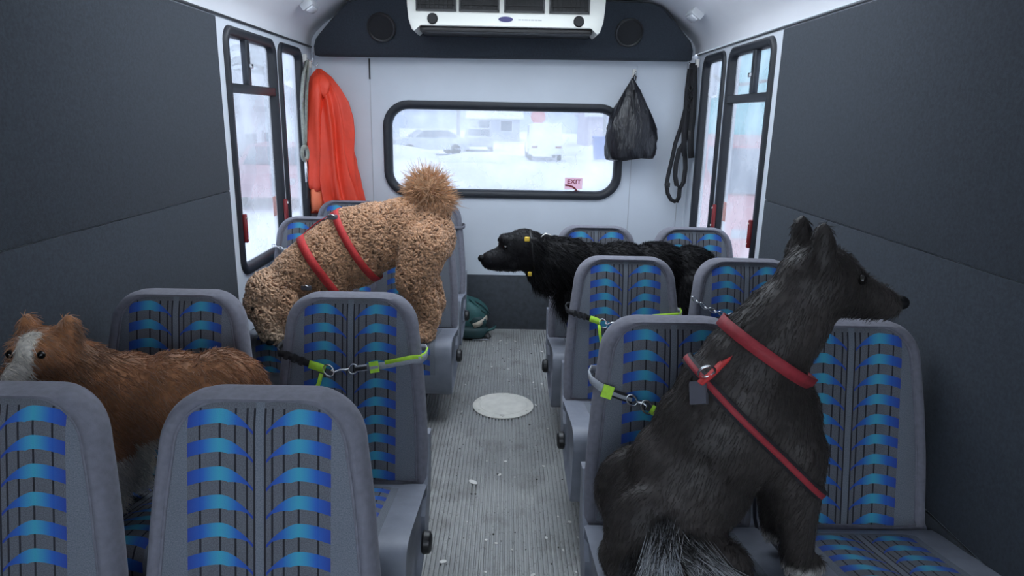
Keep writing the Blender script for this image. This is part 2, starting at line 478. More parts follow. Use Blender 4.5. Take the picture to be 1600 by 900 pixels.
for sgn, xx in ((1, XL), (-1, XR)):
    MB().tube([(xx + sgn * .004, YR - .004, .4), (xx + sgn * .004, YR - .004, 1.86)], .011, 8).build('corner_bead', M_wall, wrear)

wn += 1
rwin = bpy.data.objects.new('window_%d' % wn, None); COL.objects.link(rwin); rwin['kind'] = 'structure'
rwin.location = (0, YR, RW[2]); ORG[rwin.name] = Vector(rwin.location)
pl = lambda u, v, d: (u, YR - d, v)
mb = MB(); ring(mb, pl, (RW[0] + RW[1]) / 2, (RW[2] + RW[3]) / 2, (RW[1] - RW[0]) / 2, (RW[3] - RW[2]) / 2, .17, .058, -.03, .022)
mb.build('frame', M_rubber, rwin, angle=60)
MB().box((RW[0] + .045, YR + .022, RW[2] + .045), (RW[1] - .045, YR + .027, RW[3] - .045)).build('pane', M_glass, rwin, smooth=False)

def text_mesh(txt, size, name, m, parent, center, face='-Y', ext=.0006, sx=1.0):
    cu = bpy.data.curves.new(name, 'FONT'); cu.body = txt; cu.size = size; cu.extrude = ext
    cu.offset = size * .02; cu.align_x = 'CENTER'; cu.align_y = 'CENTER'
    o = bpy.data.objects.new(name, cu); COL.objects.link(o)
    dg = bpy.context.evaluated_depsgraph_get(); me = bpy.data.meshes.new_from_object(o.evaluated_get(dg))
    bpy.data.objects.remove(o); bpy.data.curves.remove(cu)
    off = origin(parent)
    for v in me.vertices:
        x, y, z = v.co; v.co = Vector((center[0] + x * sx, center[1] - z, center[2] + y)) - off
    return link(name, me, m, parent, smooth=False)

def pink_vinyl():
    m, nt, b_ = new_mat('pale_pink_vinyl'); b_.inputs['Base Color'].default_value = (.85, .55, .60, 1)
    t_ = nt.nodes.new('ShaderNodeBsdfTranslucent'); t_.inputs[0].default_value = (1.0, .80, .85, 1)
    mx = nt.nodes.new('ShaderNodeMixShader'); mx.inputs[0].default_value = .75; o_ = nt.nodes['Material Output']
    nt.links.new(b_.outputs[0], mx.inputs[1]); nt.links.new(t_.outputs[0], mx.inputs[2]); nt.links.new(mx.outputs[0], o_.inputs[0]); return m
stick = thing('exit_sticker', (.453, YR + .02, 1.01), 'pale pink EXIT sticker with red arrow low on rear window glass', 'sticker')
MB().box((.392, YR + .0195, 1.005), (.512, YR + .0205, 1.083)).build('backing', pink_vinyl(), stick, smooth=False)
text_mesh('EXIT', .042, 'lettering', mat('deep_red_print', (.22, .0, .015), .6), stick, (.455, YR + .019, 1.055), sx=1.1)
mb = MB(); arc = [(.395, 1.032), (.42, 1.030), (.445, 1.022), (.465, 1.008), (.478, .992)]
mb.ribbon([(x, YR + .0175, z) for x, z in arc], (0, 0.0, 1), .012, .002)
mb.add([(.456, YR + .0165, .998), (.498, YR + .0165, .998), (.480, YR + .0165, .976), (.456, YR + .0185, .998), (.498, YR + .0185, .998), (.480, YR + .0185, .976)],
       [(0, 1, 2), (5, 4, 3), (0, 3, 4, 1), (1, 4, 5, 2), (2, 5, 3, 0)])
mb.build('arrow', M_redp, stick, smooth=False)

# front end of the bus behind the photographer: windscreen wall
mb = MB()
mb.box((XL - TH, YF - TH, 0), (XR + TH, YF, .85)); mb.box((XL - TH, YF - TH, 1.95), (XR + TH, YF, 2.27))
mb.box((XL - TH, YF - TH, .85), (XL + .1, YF, 1.95)); mb.box((XR - .1, YF - TH, .85), (XR + TH, YF, 1.95))
wf = struct(mb.build('wall_front', M_wall, smooth=False))
wn += 1
fw = struct(MB().box((XL + .08, YF - .03, .83), (XR - .08, YF - .024, 1.97)).build('window_%d' % wn, M_glassc, smooth=False))

# ------------------------------------------------------------------ rear bulkhead, speakers, air conditioner
def bulk_pt(x, z):          # face leans: proud of the wall, further out at the top
    t = (z - 1.82) / .37
    return (x, 4.50 - .16 * t, z)
outl = [(-1.238, 1.835), (-1.235, 1.885), (-1.215, 1.93), (-1.18, 1.965), (-1.02, 2.115), (-.985, 2.14), (-.93, 2.152), (-.4, 2.185), (.3, 2.185)]
outl += [(.86, 2.165), (.915, 2.15), (.95, 2.125), (1.10, 1.985), (1.135, 1.95), (1.155, 1.905), (1.158, 1.85)]
mb = MB()
fr = [bulk_pt(*p) for p in outl]
cx = -.04
fr2 = [(x * .995, bulk_pt(x, z)[1] + .004, z - (.004 if z > 2 else -.003)) for x, z in outl]
bk = [(x, YR - .002, z) for x, z in outl]
mid = [(cx + (x - cx) * .985, bulk_pt(x, z)[1] - .006, 2.0 + (z - 2.0) * .93) for x, z in outl]
mb.loft([bk, [(x, bulk_pt(x, z)[1] + .012, z) for x, z in outl], mid])
bulk = thing('rear_bulkhead', (-.04, 4.5, 1.83), 'charcoal carpeted overhead bulkhead across the rear of the bus', 'bulkhead')
mb.build('panel', M_char, bulk, angle=50)
M_spk = mat('black_speaker_mesh', (.010, .011, .014), .8, .3, 300, 900, .5, .002)
for xx, lab in ((-.795, 'round black speaker in the charcoal bulkhead above the orange coat'), (.735, 'round black speaker in the charcoal bulkhead above the black bag')):
    zz = 1.998; c = bulk_pt(xx, zz); yy = c[1] - .010
    sp = thing('speaker', (xx, yy, zz - .08), lab, 'speaker', 'bulkhead speakers')
    lean = .16 / .37
    def disc(prof, c, n=28):
        m_ = MB().lathe(prof, (0, 0, 0), n, 'Y'); R = Matrix.Rotation(-math.atan(lean), 3, 'X').inverted()
        m_.v = [tuple(Vector(c) + R @ Vector(v)) for v in m_.v]; return m_
    cc = (xx, yy, zz)
    disc([(.078, .004), (.088, .002), (.089, -.008), (.082, -.013), (.074, -.010), (.074, .004)], cc).build('rim', M_blackp, sp)
    disc([(.075, .002), (.075, -.007), (.04, -.011), (.001, -.012), (.001, .002)], cc).build('grille', M_spk, sp, angle=80)

AC = thing('air_conditioner', (-.026, 4.25, 1.95), 'cream air conditioner with four black vents under the ceiling', 'air conditioner')
YA = 4.16
def ac_loop(w, y, z0, z1, r=.03):
    return [(-.026 + u, y, v) for u, v in rrect(0, (z0 + z1) / 2, w, (z1 - z0) / 2, r, 4)]
mb = MB()
# body with side cheeks that taper to the bottom corners
prof = [(-.50, 1.985), (-.535, 1.955), (-.55, 1.965), (-.568, 2.02), (-.575, 2.09), (-.578, 2.215)]
full = prof + [(-a, z) for a, z in reversed(prof)]
def acl(y, sc=1.0, dz=0): return [(-.026 + a * sc, y, z + dz) for a, z in full]
mb.loft([acl(4.47), acl(YA + .02), acl(YA + .004, .995), acl(YA, .985, .004)])
mb.build('housing', M_cream, AC, angle=35)
MB().rbox((-.53, YA + .03, 1.955), (.48, 4.44, 1.985), .006).build('underside_tray', M_blackp, AC)
M_vent = mat('vent_black', (.003, .003, .004), .6, .1)
for k in range(4):
    x0 = -.553 + .2605 * k + (.012 if k == 0 else 0); x1 = x0 + .222 - (.0 if k else 0)
    v = MB(); zc0, zc1 = 2.068, 2.19
    v.box((x0, YA - .002, zc0), (x1, YA + .0, zc1)); vo = v.build('vent', M_vent, AC, smooth=False)
    fmb = MB()
    for a, b in (((x0 - .006, YA - .012, zc0 - .006), (x1 + .006, YA + .004, zc0 + .004)), ((x0 - .006, YA - .012, zc1 - .004), (x1 + .006, YA + .004, zc1 + .006)),
                 ((x0 - .006, YA - .012, zc0), (x0 + .004, YA + .004, zc1)), ((x1 - .004, YA - .012, zc0), (x1 + .006, YA + .004, zc1))): fmb.box(a, b)
    fmb.build('vent_frame', M_blackp, vo, smooth=False)
    for q in range(8):
        xx = x0 + .02 + q * (x1 - x0 - .04) / 7
        MB().box((xx - .002, YA - .010, zc0 + .004), (xx + .002, YA - .002, zc1 - .004)).build('vent_fin', M_vent, vo, smooth=False)
    for zz in (2.10, 2.145):
        MB().box((x0 + .004, YA - .011, zz - .002), (x1 - .004, YA - .007, zz + .002)).build('vent_louvre', M_vent, vo, smooth=False)
for xx in (-.452, .397):
    MB().lathe([(.0001, -.008), (.025, -.008), (.031, -.003), (.032, .004), (.0001, .004)], (xx, YA, 2.022), 20, 'Y').build('control_knob', M_vent, AC)
M_navy = mat('navy_badge', (.03, .025, .14), .4)
mb = MB(); el = [(.042 * cos(2 * pi * k / 24), .0145 * sin(2 * pi * k / 24)) for k in range(24)]
mb.loft([[(-.028 + a, YA + .002, 2.026 + b) for a, b in el], [(-.028 + a, YA - .003, 2.026 + b) for a, b in el]]); mb.build('oval_badge', M_navy, AC, smooth=False)
mb = MB(); xx = .045
for w in (.016, .012, .020, .010, .018, .014, .022):
    mb.box((xx, YA - .001, 2.0215), (xx + w, YA + .001, 2.0275)); xx += w + .004
mb.build('maker_text', mat('grey_print', (.45, .45, .47), .6), AC, smooth=False)

for (xx, yy, zz, rot, lab) in ((-1.125, 4.06, 2.052, -.62, 'small rectangular clearance lamp on ceiling cove above left windows'), (1.045, 4.10, 2.055, .62, 'small rectangular clearance lamp on ceiling cove above right window')):
    t = thing('ceiling_lamp', (xx, yy, zz), lab, 'lamp', 'cove lamps')
    R = Matrix.Rotation(rot, 3, 'Y')
    def pz(mb_): mb_.v = [tuple(Vector((xx, yy, zz)) + R @ Vector(v)) for v in mb_.v]; return mb_
    pz(MB().rbox((-.035, -.075, -.010), (.035, .075, .03), .006)).build('base', mat('lamp_grey', (.55, .57, .6), .4), t)
    pz(MB().rbox((-.022, -.06, -.020), (.022, .06, -.006), .008)).build('lens', mat('lamp_lens', (.72, .74, .78), .2), t)

# ------------------------------------------------------------------ seats
HB = .60; TILT = .20
WS = ([0, .012, .03, .06, .10, .16, .25, .40, .60], [.108, .142, .168, .189, .204, .216, .226, .238, .243])
def WID(s):
    if s < .11: return .108 + .100 * sqrt(max(0, 1 - (1 - s / .11) ** 2))
    return float(np.interp(s, [.11, .16, .25, .40, .60], [.208, .2155, .226, .238, .243]))
KS = [0, .0015, .005, .010, .018, .028, .042, .058, .078, .10, .13, .165, .20, .25, .32, .40, .48, .56, .64, .72, .80, .88, .94, .98, 1.0]
def row_s(inset, k): return inset * .28 + (HB - inset * 1.28) * k
def bpt(x, s, d):            # seat-local point on the backrest, d = depth behind the front plane
    h = .336 + HB - s
    return (x, (h - .336) * TILT + d, h)
def blo(inset, d):
    L, R = [], []
    for k in KS:
        s = row_s(inset, k); w = WID(HB * k) - inset
        R.append(bpt(w, s, d)); L.append(bpt(-w, s, d))
    return R + L[::-1]
def make_seat():
    root = thing('bus_seat', (0, 0, 0), 'seat', 'seat', 'patterned bus seats')
    mb = MB(); mb.loft([blo(.040, .010), blo(.036, .004), blo(.030, -.006), blo(.016, -.008), blo(.005, .006), blo(0, .024), blo(.004, .05), blo(.016, .068), blo(.045, .080)], True, False, True)
    back = mb.build('backrest', M_plush, root, angle=70)
    # front panel, UV in metres
    vs, uvs, fs = [], [], []; NX = 12; inset = .037
    for k in KS:
        s = row_s(inset, k); w = WID(HB * k) - inset
        for j in range(NX + 1):
            t = -1 + 2 * j / NX; q = abs(t)
            crown = .004 - .010 * min(1, (1 - q) * 5) * (1 - max(0, .06 - s) / .06) + .006 * (1 - q * q)
            vs.append(bpt(t * w, s, crown - .002)); uvs.append((t * w, s - .014))
    n = NX + 1
    for i in range(len(KS) - 1):
        for j in range(NX): fs.append((i * n + j, (i + 1) * n + j, (i + 1) * n + j + 1, i * n + j + 1))
    me = bpy.data.meshes.new('front_panel'); me.from_pydata(vs, [], fs); me.update()
    uvl = me.uv_layers.new(name='UVMap')
    for l in me.loops: uvl.data[l.index].uv = uvs[l.vertex_index]
    link('front_panel', me, MATS['pattern'], back, angle=180)
    # seam piping round the panel
    MB().tube([Vector(p) for p in blo(.036, .001)], .0035, 6, closed=True).build('piping', M_plush, back, angle=180)
    # cushion: wedge, waterfall front, plain side bolsters and patterned centre
    prof = [(-.02, .20), (-.02, .375), (-.06, .385), (-.16, .402), (-.26, .422), (-.36, .440), (-.41, .444), (-.44, .434), (-.458, .41), (-.462, .37), (-.455, .28), (-.44, .185), (-.42, .165), (-.2, .165)]
    loops = []
    for xx, f in ((-.232, .90), (-.243, .955), (-.244, .985), (-.236, 1.0), (-.20, 1.0), (-.17, .99), (-.10, .985), (0, .985), (.10, .985), (.17, .99), (.20, 1.0), (.236, 1.0), (.244, .985), (.243, .955), (.232, .90)):
        loops.append([(xx, -.24 + (y + .24) * f, .28 + (z - .28) * f) for y, z in prof])
    cu = MB().loft(loops).build('cushion', M_vinylseat, root, angle=60)
    vs, uvs, fs = [], [], []; NX = 8; pr = prof[2:11]
    L = 0
    for i, (y, z) in enumerate(pr):
        if i: L += sqrt((y - pr[i - 1][0]) ** 2 + (z - pr[i - 1][1]) ** 2)
        for j in range(NX + 1):
            xx = -.165 + .33 * j / NX; e = .004 * min(1, (1 - abs(j / NX * 2 - 1)) * 4)
            nn = Vector((0, -.05 if i < 6 else -1, 1 if i < 6 else .2)).normalized()
            vs.append((xx, y + nn.y * e, z + nn.z * e - .0015)); uvs.append((xx, L))
    n = NX + 1
    for i in range(len(pr) - 1):
        for j in range(NX): fs.append((i * n + j, (i + 1) * n + j, (i + 1) * n + j + 1, i * n + j + 1))
    me = bpy.data.meshes.new('cushion_panel'); me.from_pydata(vs, [], fs); me.update()
    uvl = me.uv_layers.new(name='UVMap')
    for l in me.loops: uvl.data[l.index].uv = uvs[l.vertex_index]
    link('cushion_panel', me, MATS['pattern'], cu, angle=180)
    # frame and pedestal
    MB().rbox((-.19, -.34, .135), (.19, .02, .175), .01).build('seat_frame', M_shell, root)
    MB().rbox((-.05, -.22, .015), (.05, .0, .14), .015).build('pedestal', M_shell, root)
    MB().rbox((-.08, -.26, .0), (.08, .03, .016), .006).build('foot_plate', M_shell, root)
    for sx in (-1, 1):
        b = MB(); b.loft([[(sx * .228, y, z) for y, z in ((-.10, .22), (.0, .20), (.09, .34), (.11, .50), (.07, .50), (.02, .38), (-.08, .30))],
                          [(sx * .2445, y, z) for y, z in ((-.10, .22), (.0, .20), (.09, .34), (.11, .50), (.07, .50), (.02, .38), (-.08, .30))]])
        b.build('hinge_bracket', M_vinylseat, root, smooth=False)
    return root

def seat_knob(root, sx):
    o = origin(root)
    k = MB().lathe([(.0001, 0), (.030, 0), (.034, sx * .006), (.032, sx * .022), (.022, sx * .028), (.0001, sx * .028)], (0, 0, 0), 16, 'X')
    k.v = [(o.x + sx * .247 + v[0], o.y - .17 + v[1], o.z + .275 + v[2]) for v in k.v]
    k.build('recline_knob', M_blackp, root)

proto = make_seat()
SEATS = {  # name: (x, y of backrest top, side of the aisle, label)
    'L1a': (-.482, 1.236, 1, 'patterned aisle seat nearest the camera, at the bottom left corner'),
    'L1w': (-1.005, 1.236, -1, 'patterned window seat in the front left row beside the charcoal wall'),
    'L2a': (-.477, 2.004, 1, 'patterned aisle seat with a lime-tagged leash, in front of the curly brown dog'),
    'L2w': (-1.015, 2.004, -1, 'patterned left window seat with the brown and white dog standing on it'),
    'L3a': (-.495, 3.58, 1, 'patterned aisle seat under the hind legs of the curly brown dog'),
    'L3w': (-1.03, 3.58, -1, 'patterned left window seat behind the head of the curly brown dog'),
    'L4a': (-.50, 4.304, 1, 'patterned aisle seat in the last left row beside the green backpack'),
    'L4w': (-1.01, 4.304, -1, 'patterned window seat in the last left row below the orange coat'),
    'R1a': (.475, 1.800, -1, 'patterned right aisle seat with the dark dog in the red harness'),
    'R1w': (.975, 1.800, 1, 'patterned window seat in the front right row beside the harnessed dark dog'),
    'R2a': (.483, 2.655, -1, 'patterned right aisle seat with lime leash directly in front of the black dog'),
    'R2w': (.975, 2.655, 1, 'patterned right window seat with a steel chain around its backrest'),
    'R3a': (.464, 3.453, -1, 'patterned right aisle seat behind the black dog, near the rear wall'),
    'R3w': (.975, 3.453, 1, 'patterned right window seat behind the black dog, beside the hanging straps'),
}
SEAT = {}; ORG_S = {}
for i, (k, (x, yt, sd, lab)) in enumerate(SEATS.items()):
    loc = Vector((x, yt - .12, 0))
    if i == 0:
        # copies first need the prototype at the origin: place it last
        pass
    SEAT[k] = copy_tree(proto, loc)
    SEAT[k]['label'] = lab
    ORG_S[k] = loc
for ch in list(proto.children):
    for g in list(ch.children): bpy.data.objects.remove(g)
    bpy.data.objects.remove(ch)
bpy.data.objects.remove(proto)
for k, (x, yt, sd, lab) in SEATS.items():
    if k[2] == 'a': seat_knob(SEAT[k], sd)

def on_seat(k, x, s, d=-.016):
    p = bpt(x, s, d); o = ORG_S[k]; return Vector((o.x + p[0], o.y + p[1], o.z + p[2]))
def seat_wrap(k, x, s, side, far):
    """points of a strap that leaves the front at (x,s) and goes round the side of the backrest"""
    w = WID(s) + .012
    return [on_seat(k, side * (w - .012), s, -.012), on_seat(k, side * w, s - .002, .012), on_seat(k, side * (w + .002), s - .004, .05), on_seat(k, side * (w - .01), s - .004, .092)] + ([on_seat(k, side * .12, s, .098), on_seat(k, 0, s, .1)] if far else [])

UPB = Vector((0, TILT, 1)).normalized()
def leash(k, left, ringx, ringS, hookx, hookS, right, label, drop=None, tagx=None, swap=False):
    """leash buckled round a seat back: webbing, lime keeper, ring, snap hook"""
    root = thing('dog_leash', tuple(on_seat(k, ringx, ringS)), label, 'leash', 'leashes tied round the seats')
    s0 = left[0][1]
    lp = [on_seat(k, x, s) for x, s in left]
    wrapL = seat_wrap(k, 0, s0, -1, True)[::-1]
    mb = MB(); mb.ribbon(wrapL + lp, UPB, .020, .003); mb.build('black_webbing', M_webb, root, angle=180)
    # stitched loops on the black part
    st = MB()
    for t in (.15, .4, .65):
        i = len(left) - 1
        p = Vector(lp[0]).lerp(lp[-1], t); d = (lp[-1] - lp[0]).normalized()
        st.ribbon([p - d * .006, p + d * .006], UPB, .026, .009)
    st.build('keeper_loop', M_webb, root, smooth=False)
    e = lp[-1]; rg = on_seat(k, ringx, ringS, -.020)
    d = (rg - e); 
    m_ = MB(); m_.ribbon([e - d * .15, e + d * .3 + Vector((0, -.002, .002)), e + d * .62, rg - d.normalized() * .012], UPB, .024, .005); m_.build('lime_tab', M_lime, root, angle=180)
    c = [rg + (d.normalized() * cos(a) + UPB * sin(a)) * .017 for a in np.linspace(0, 2 * pi, 18, endpoint=False)]
    MB().tube(c, .0028, 6, closed=True).build('ring', M_metal, root, angle=180)
    hk = on_seat(k, hookx, hookS, -.018); dd = (hk - rg).normalized(); r1 = rg + dd * .014
    mb = MB(); mb.tube([r1 + UPB * .006, r1 - dd * .006, r1 - UPB * .006 + dd * .004, r1 + dd * .02, rg.lerp(hk, .6), hk - dd * .012], .0042, 6); mb.build('snap_hook', M_metal, root, angle=180)
    c = [hk + (dd * cos(a) * .9 + UPB * sin(a)) * .015 for a in np.linspace(0, 2 * pi, 16, endpoint=False)]
    MB().tube(c, .003, 6, closed=True).build('swivel_ring', M_metal, root, angle=180)
    rp = [hk + dd * .006] + [on_seat(k, x, s) for x, s in right]
    sR = right[-1][1]
    wr_ = seat_wrap(k, 0, sR, 1, True)
    n1 = max(2, int(len(rp) * .6))
    mb = MB(); mb.ribbon([rp[0], rp[0].lerp(rp[1], .5), rp[1]], UPB, .019, .006); mb.build('reflective_webbing', M_reflect, root, angle=180)
    mb = MB(); mb.ribbon([rp[0] + Vector((0, -.0035, 0)), rp[0].lerp(rp[1], .5) + Vector((0, -.0035, 0)), rp[1] + Vector((0, -.0035, 0))], UPB, .011, .002); mb.build('black_stripe', M_webb, root, angle=180)
    mb = MB(); mb.ribbon(rp[1:] + wr_, UPB, .021, .004); mb.build('grey_strap', M_reflect, root, angle=180)
    mb = MB(); q = [p + UPB * .010 + Vector((0, -.004, 0)) for p in rp[2:]] + [p + UPB * .010 for p in wr_[:3]]
    mb.ribbon(q, UPB, .012, .003); mb.build('lime_strap', M_lime, root, angle=180)
    if tagx is not None:
        p = on_seat(k, *tagx, -.024); dirx = (rp[-1] - rp[0]).normalized()
        MB().ribbon([p - dirx * .014, p + dirx * .014], UPB, .034, .006).build('lime_tag', M_lime, root, smooth=False)
        MB().ribbon([p - dirx * .0135 - Vector((0, .004, 0)), p + dirx * .0135 - Vector((0, .004, 0))], UPB, .009, .001).build('reflective_stripe', M_reflect, root, smooth=False)
    if drop:
        a = [on_seat(k, x, s, -.02) for x, s in drop]
        mb = MB(); mb.ribbon(a, Vector((1, 0, 0)), .012, .003); mb.build('hanging_cord', M_lime, root, angle=180)
    return root

leash('L2a', [(-.205, .175), (-.16, .19), (-.115, .208)], -.062, .222, .012, .217, [(.055, .212), (.11, .205), (.19, .188)],
      'lime and black leash buckled round the left seat below the curly dog', drop=[(-.085, .232), (-.092, .262), (-.105, .285), (-.125, .305)], tagx=(.078, .208))
leash('R2a', [(-.215, .215), (-.18, .225), (-.135, .240)], -.088, .255, -.015, .248, [(.04, .238), (.11, .232), (.19, .225)],
      'lime and black leash round the right seat in front of the black dog', drop=[(-.105, .262), (-.100, .30), (-.092, .34), (-.085, .375)], tagx=(.055, .236))

# the third leash: tied to the near right seat and clipped towards the dark dog
k = 'R1a'
root = thing('dog_leash', tuple(on_seat(k, -.15, .21)), 'lime-tagged leash clipped towards the dark dog on the near right seat', 'leash', 'leashes tied round the seats')
pts = seat_wrap(k, 0, .175, -1, True)[::-1] + [on_seat(k, x, s) for x, s in ((-.205, .182), (-.18, .195))]
MB().ribbon(pts, UPB, .022, .004).build('grey_strap', M_reflect, root, angle=180)
pts = [on_seat(k, x, s) for x, s in ((-.18, .195), (-.15, .206), (-.118, .215))]
MB().ribbon(pts, UPB, .022, .006).build('black_webbing', M_webb, root, angle=180)
MB().ribbon([p + Vector((0, -.004, 0)) for p in pts], UPB, .010, .002).build('reflective_stripe', M_reflect, root, angle=180)
p = on_seat(k, -.187, .193, -.022); d = (pts[-1] - pts[0]).normalized()
MB().ribbon([p - d * .015, p + d * .015], UPB, .036, .006).build('lime_tag', M_lime, root, smooth=False)
r0 = on_seat(k, -.118, .216, -.02); r1 = on_seat(k, -.076, .232, -.026)
c = [r0 + (d * cos(a) + UPB * sin(a)) * .015 for a in np.linspace(0, 2 * pi, 16, endpoint=False)]
MB().tube(c, .003, 6, closed=True).build('swivel_ring', M_metal, root, angle=180)
MB().tube([r0 + d * .013, r0.lerp(r1, .45) + UPB * .003, r1 - d * .012 + UPB * .008, r1 + UPB * .004, r1 - d * .004 - UPB * .006], .0042, 6).build('snap_hook', M_metal, root, angle=180)
c = [r1 + (d * cos(a) + UPB * sin(a)) * .018 for a in np.linspace(0, 2 * pi, 18, endpoint=False)]
MB().tube(c, .003, 6, closed=True).build('ring', M_metal, root, angle=180)
r2 = on_seat(k, -.046, .244, -.034)
MB().ribbon([r1 + d * .012, r1.lerp(r2, .6), r2, r2 + Vector((.02, -.012, -.012))], UPB, .026, .005).build('lime_tab', M_lime, root, angle=180)

# steel chain round the right window seat
def chain(k, path, label, r=.0125):
    root = thing('steel_chain', tuple(on_seat(k, *path[0])), label, 'chain')
    pts = [on_seat(k, x, s, -.02) for x, s in path]
    seg = []; L = 0
    for a, b in zip(pts, pts[1:]): seg.append((L, (b - a).length, a, b)); L += (b - a).length
    n = int(L / (r * 1.65)); 
    for i in range(n):
        t = (i + .5) / n * L
        for l0, dl, a, b in seg:
            if l0 <= t <= l0 + dl + 1e-9: c = a.lerp(b, (t - l0) / dl); d = (b - a).normalized(); break
        ax = UPB if i % 2 == 0 else Vector((0, -1, .2)).normalized()
        lp = [c + d * cos(a) * r * 1.35 + ax * sin(a) * r * .75 for a in np.linspace(0, 2 * pi, 12, endpoint=False)]
        MB().tube(lp, .0027, 5, closed=True).build('chain_link', M_metal, root, angle=180)
chain('R2w', [(-.222, .15), (-.17, .185), (-.10, .21), (-.02, .22), (.06, .21), (.14, .19), (.215, .16)], 'bright steel chain draped round the right window seat')
chain('L3w', [(-.215, .145), (-.15, .165), (-.08, .17)], 'thin steel chain on the left window seat behind the curly dog', .010)
r_ = thing('seat_strap', tuple(on_seat('L4a', .2, .15)), 'grey strap looped round the last left aisle seat', 'strap')
MB().ribbon(seat_wrap('L4a', 0, .15, -1, True)[::-1] + [on_seat('L4a', x, .15) for x in (-.15, -.05, .05, .15)] + seat_wrap('L4a', 0, .15, 1, True), UPB, .02, .004).build('webbing', M_plush, r_, angle=180)

# ------------------------------------------------------------------ dogs: continuous bodies grown from overlapping volumes
def grow(mb, name, voxel=.011, smooth=6, fac=.5):
    me = mb.mesh(name + '_raw'); o = bpy.data.objects.new(name + '_raw', me); COL.objects.link(o)
    md = o.modifiers.new('r', 'REMESH'); md.mode = 'VOXEL'; md.voxel_size = voxel
    sm = o.modifiers.new('s', 'SMOOTH'); sm.factor = fac; sm.iterations = smooth
    dg = bpy.context.evaluated_depsgraph_get()
    out = bpy.data.meshes.new_from_object(o.evaluated_get(dg)); out.name = name
    bpy.data.objects.remove(o); bpy.data.meshes.remove(me)
    out.materials.clear(); return out

def surf(me, n, keep=None):
    """area-weighted random points, normals on a mesh (world coordinates)"""
    me.calc_loop_triangles(); nt = len(me.loop_triangles)
    vi = np.empty(nt * 3, np.int32); me.loop_triangles.foreach_get('vertices', vi); vi = vi.reshape(-1, 3)
    co = np.empty(len(me.vertices) * 3); me.vertices.foreach_get('co', co); co = co.reshape(-1, 3)
    no = np.empty(len(me.vertices) * 3); me.vertices.foreach_get('normal', no); no = no.reshape(-1, 3)
    a, b, c = co[vi[:, 0]], co[vi[:, 1]], co[vi[:, 2]]
    ar = np.linalg.norm(np.cross(b - a, c - a), axis=1); p = ar / ar.sum()
    t = rng.choice(nt, n, p=p); r1 = np.sqrt(rng.random(n)); r2 = rng.random(n)
    w = np.stack([1 - r1, r1 * (1 - r2), r1 * r2], 1)
    P = (w[:, :, None] * np.stack([a[t], b[t], c[t]], 1)).sum(1)
    N = (w[:, :, None] * np.stack([no[vi[t, 0]], no[vi[t, 1]], no[vi[t, 2]]], 1)).sum(1)
    N /= np.linalg.norm(N, axis=1, keepdims=True) + 1e-9
    if keep is not None:
        k = keep(P, N); P, N = P[k], N[k]
    return P, N

def unit(a): return a / (np.linalg.norm(a, axis=-1, keepdims=True) + 1e-9)

def np_mesh(name, V, Fq, cols=None):
    me = bpy.data.meshes.new(name)
    k = Fq.shape[1]
    me.vertices.add(len(V)); me.vertices.foreach_set('co', V.astype(np.float32).ravel())
    me.loops.add(Fq.size); me.loops.foreach_set('vertex_index', Fq.astype(np.int32).ravel())
    me.polygons.add(len(Fq)); me.polygons.foreach_set('loop_start', (np.arange(len(Fq)) * k).astype(np.int32))
    me.update(calc_edges=True); me.validate()
    if cols is not None:
        at = me.attributes.new('coat', 'FLOAT_COLOR', 'POINT')
        at.data.foreach_set('color', np.concatenate([cols, np.ones((len(cols), 1))], 1).astype(np.float32).ravel())
    me.polygons.foreach_set('use_smooth', [True] * len(me.polygons))
    return me

def curls(P, N, r, tube, cols, seg=7, ns=4, arc=1.5 * pi):
    """little open ringlets half sunk in the coat"""
    n = len(P); R = rng.normal(size=(n, 3)); A = unit(np.cross(N, R)); 
    B = unit(N + .7 * rng.normal(size=(n, 3)) * .6); A = unit(A - B * (A * B).sum(1, keepdims=True)); C = np.cross(A, B)
    rr = r * (0.7 + .6 * rng.random((n, 1))); V = np.empty((n, seg, ns, 3))
    st = rng.random((n, 1)) * .8 - .3
    for i in range(seg):
        th = st + arc * i / (seg - 1); ra = rr * (1 - .25 * i / (seg - 1))
        ctr = P + N * rr * .25 + A * np.cos(th) * ra + B * np.sin(th) * ra + C * (i / (seg - 1) - .5) * rr * .9
        rad = A * np.cos(th) + B * np.sin(th)
        tb = tube * (0.5 + .9 * sin(pi * (i + .6) / (seg + .2)))
        for j in range(ns):
            ph = 2 * pi * j / ns; V[:, i, j] = ctr + (rad * cos(ph) + C * sin(ph)) * tb
    F = []
    for i in range(seg - 1):
        for j in range(ns):
            k = (j + 1) % ns; F.append((i * ns + j, i * ns + k, (i + 1) * ns + k, (i + 1) * ns + j))
    F = np.array(F); FF = (F[None] + (np.arange(n) * seg * ns)[:, None, None]).reshape(-1, 4)
    return V.reshape(-1, 3), FF, np.repeat(cols, seg * ns, 0)

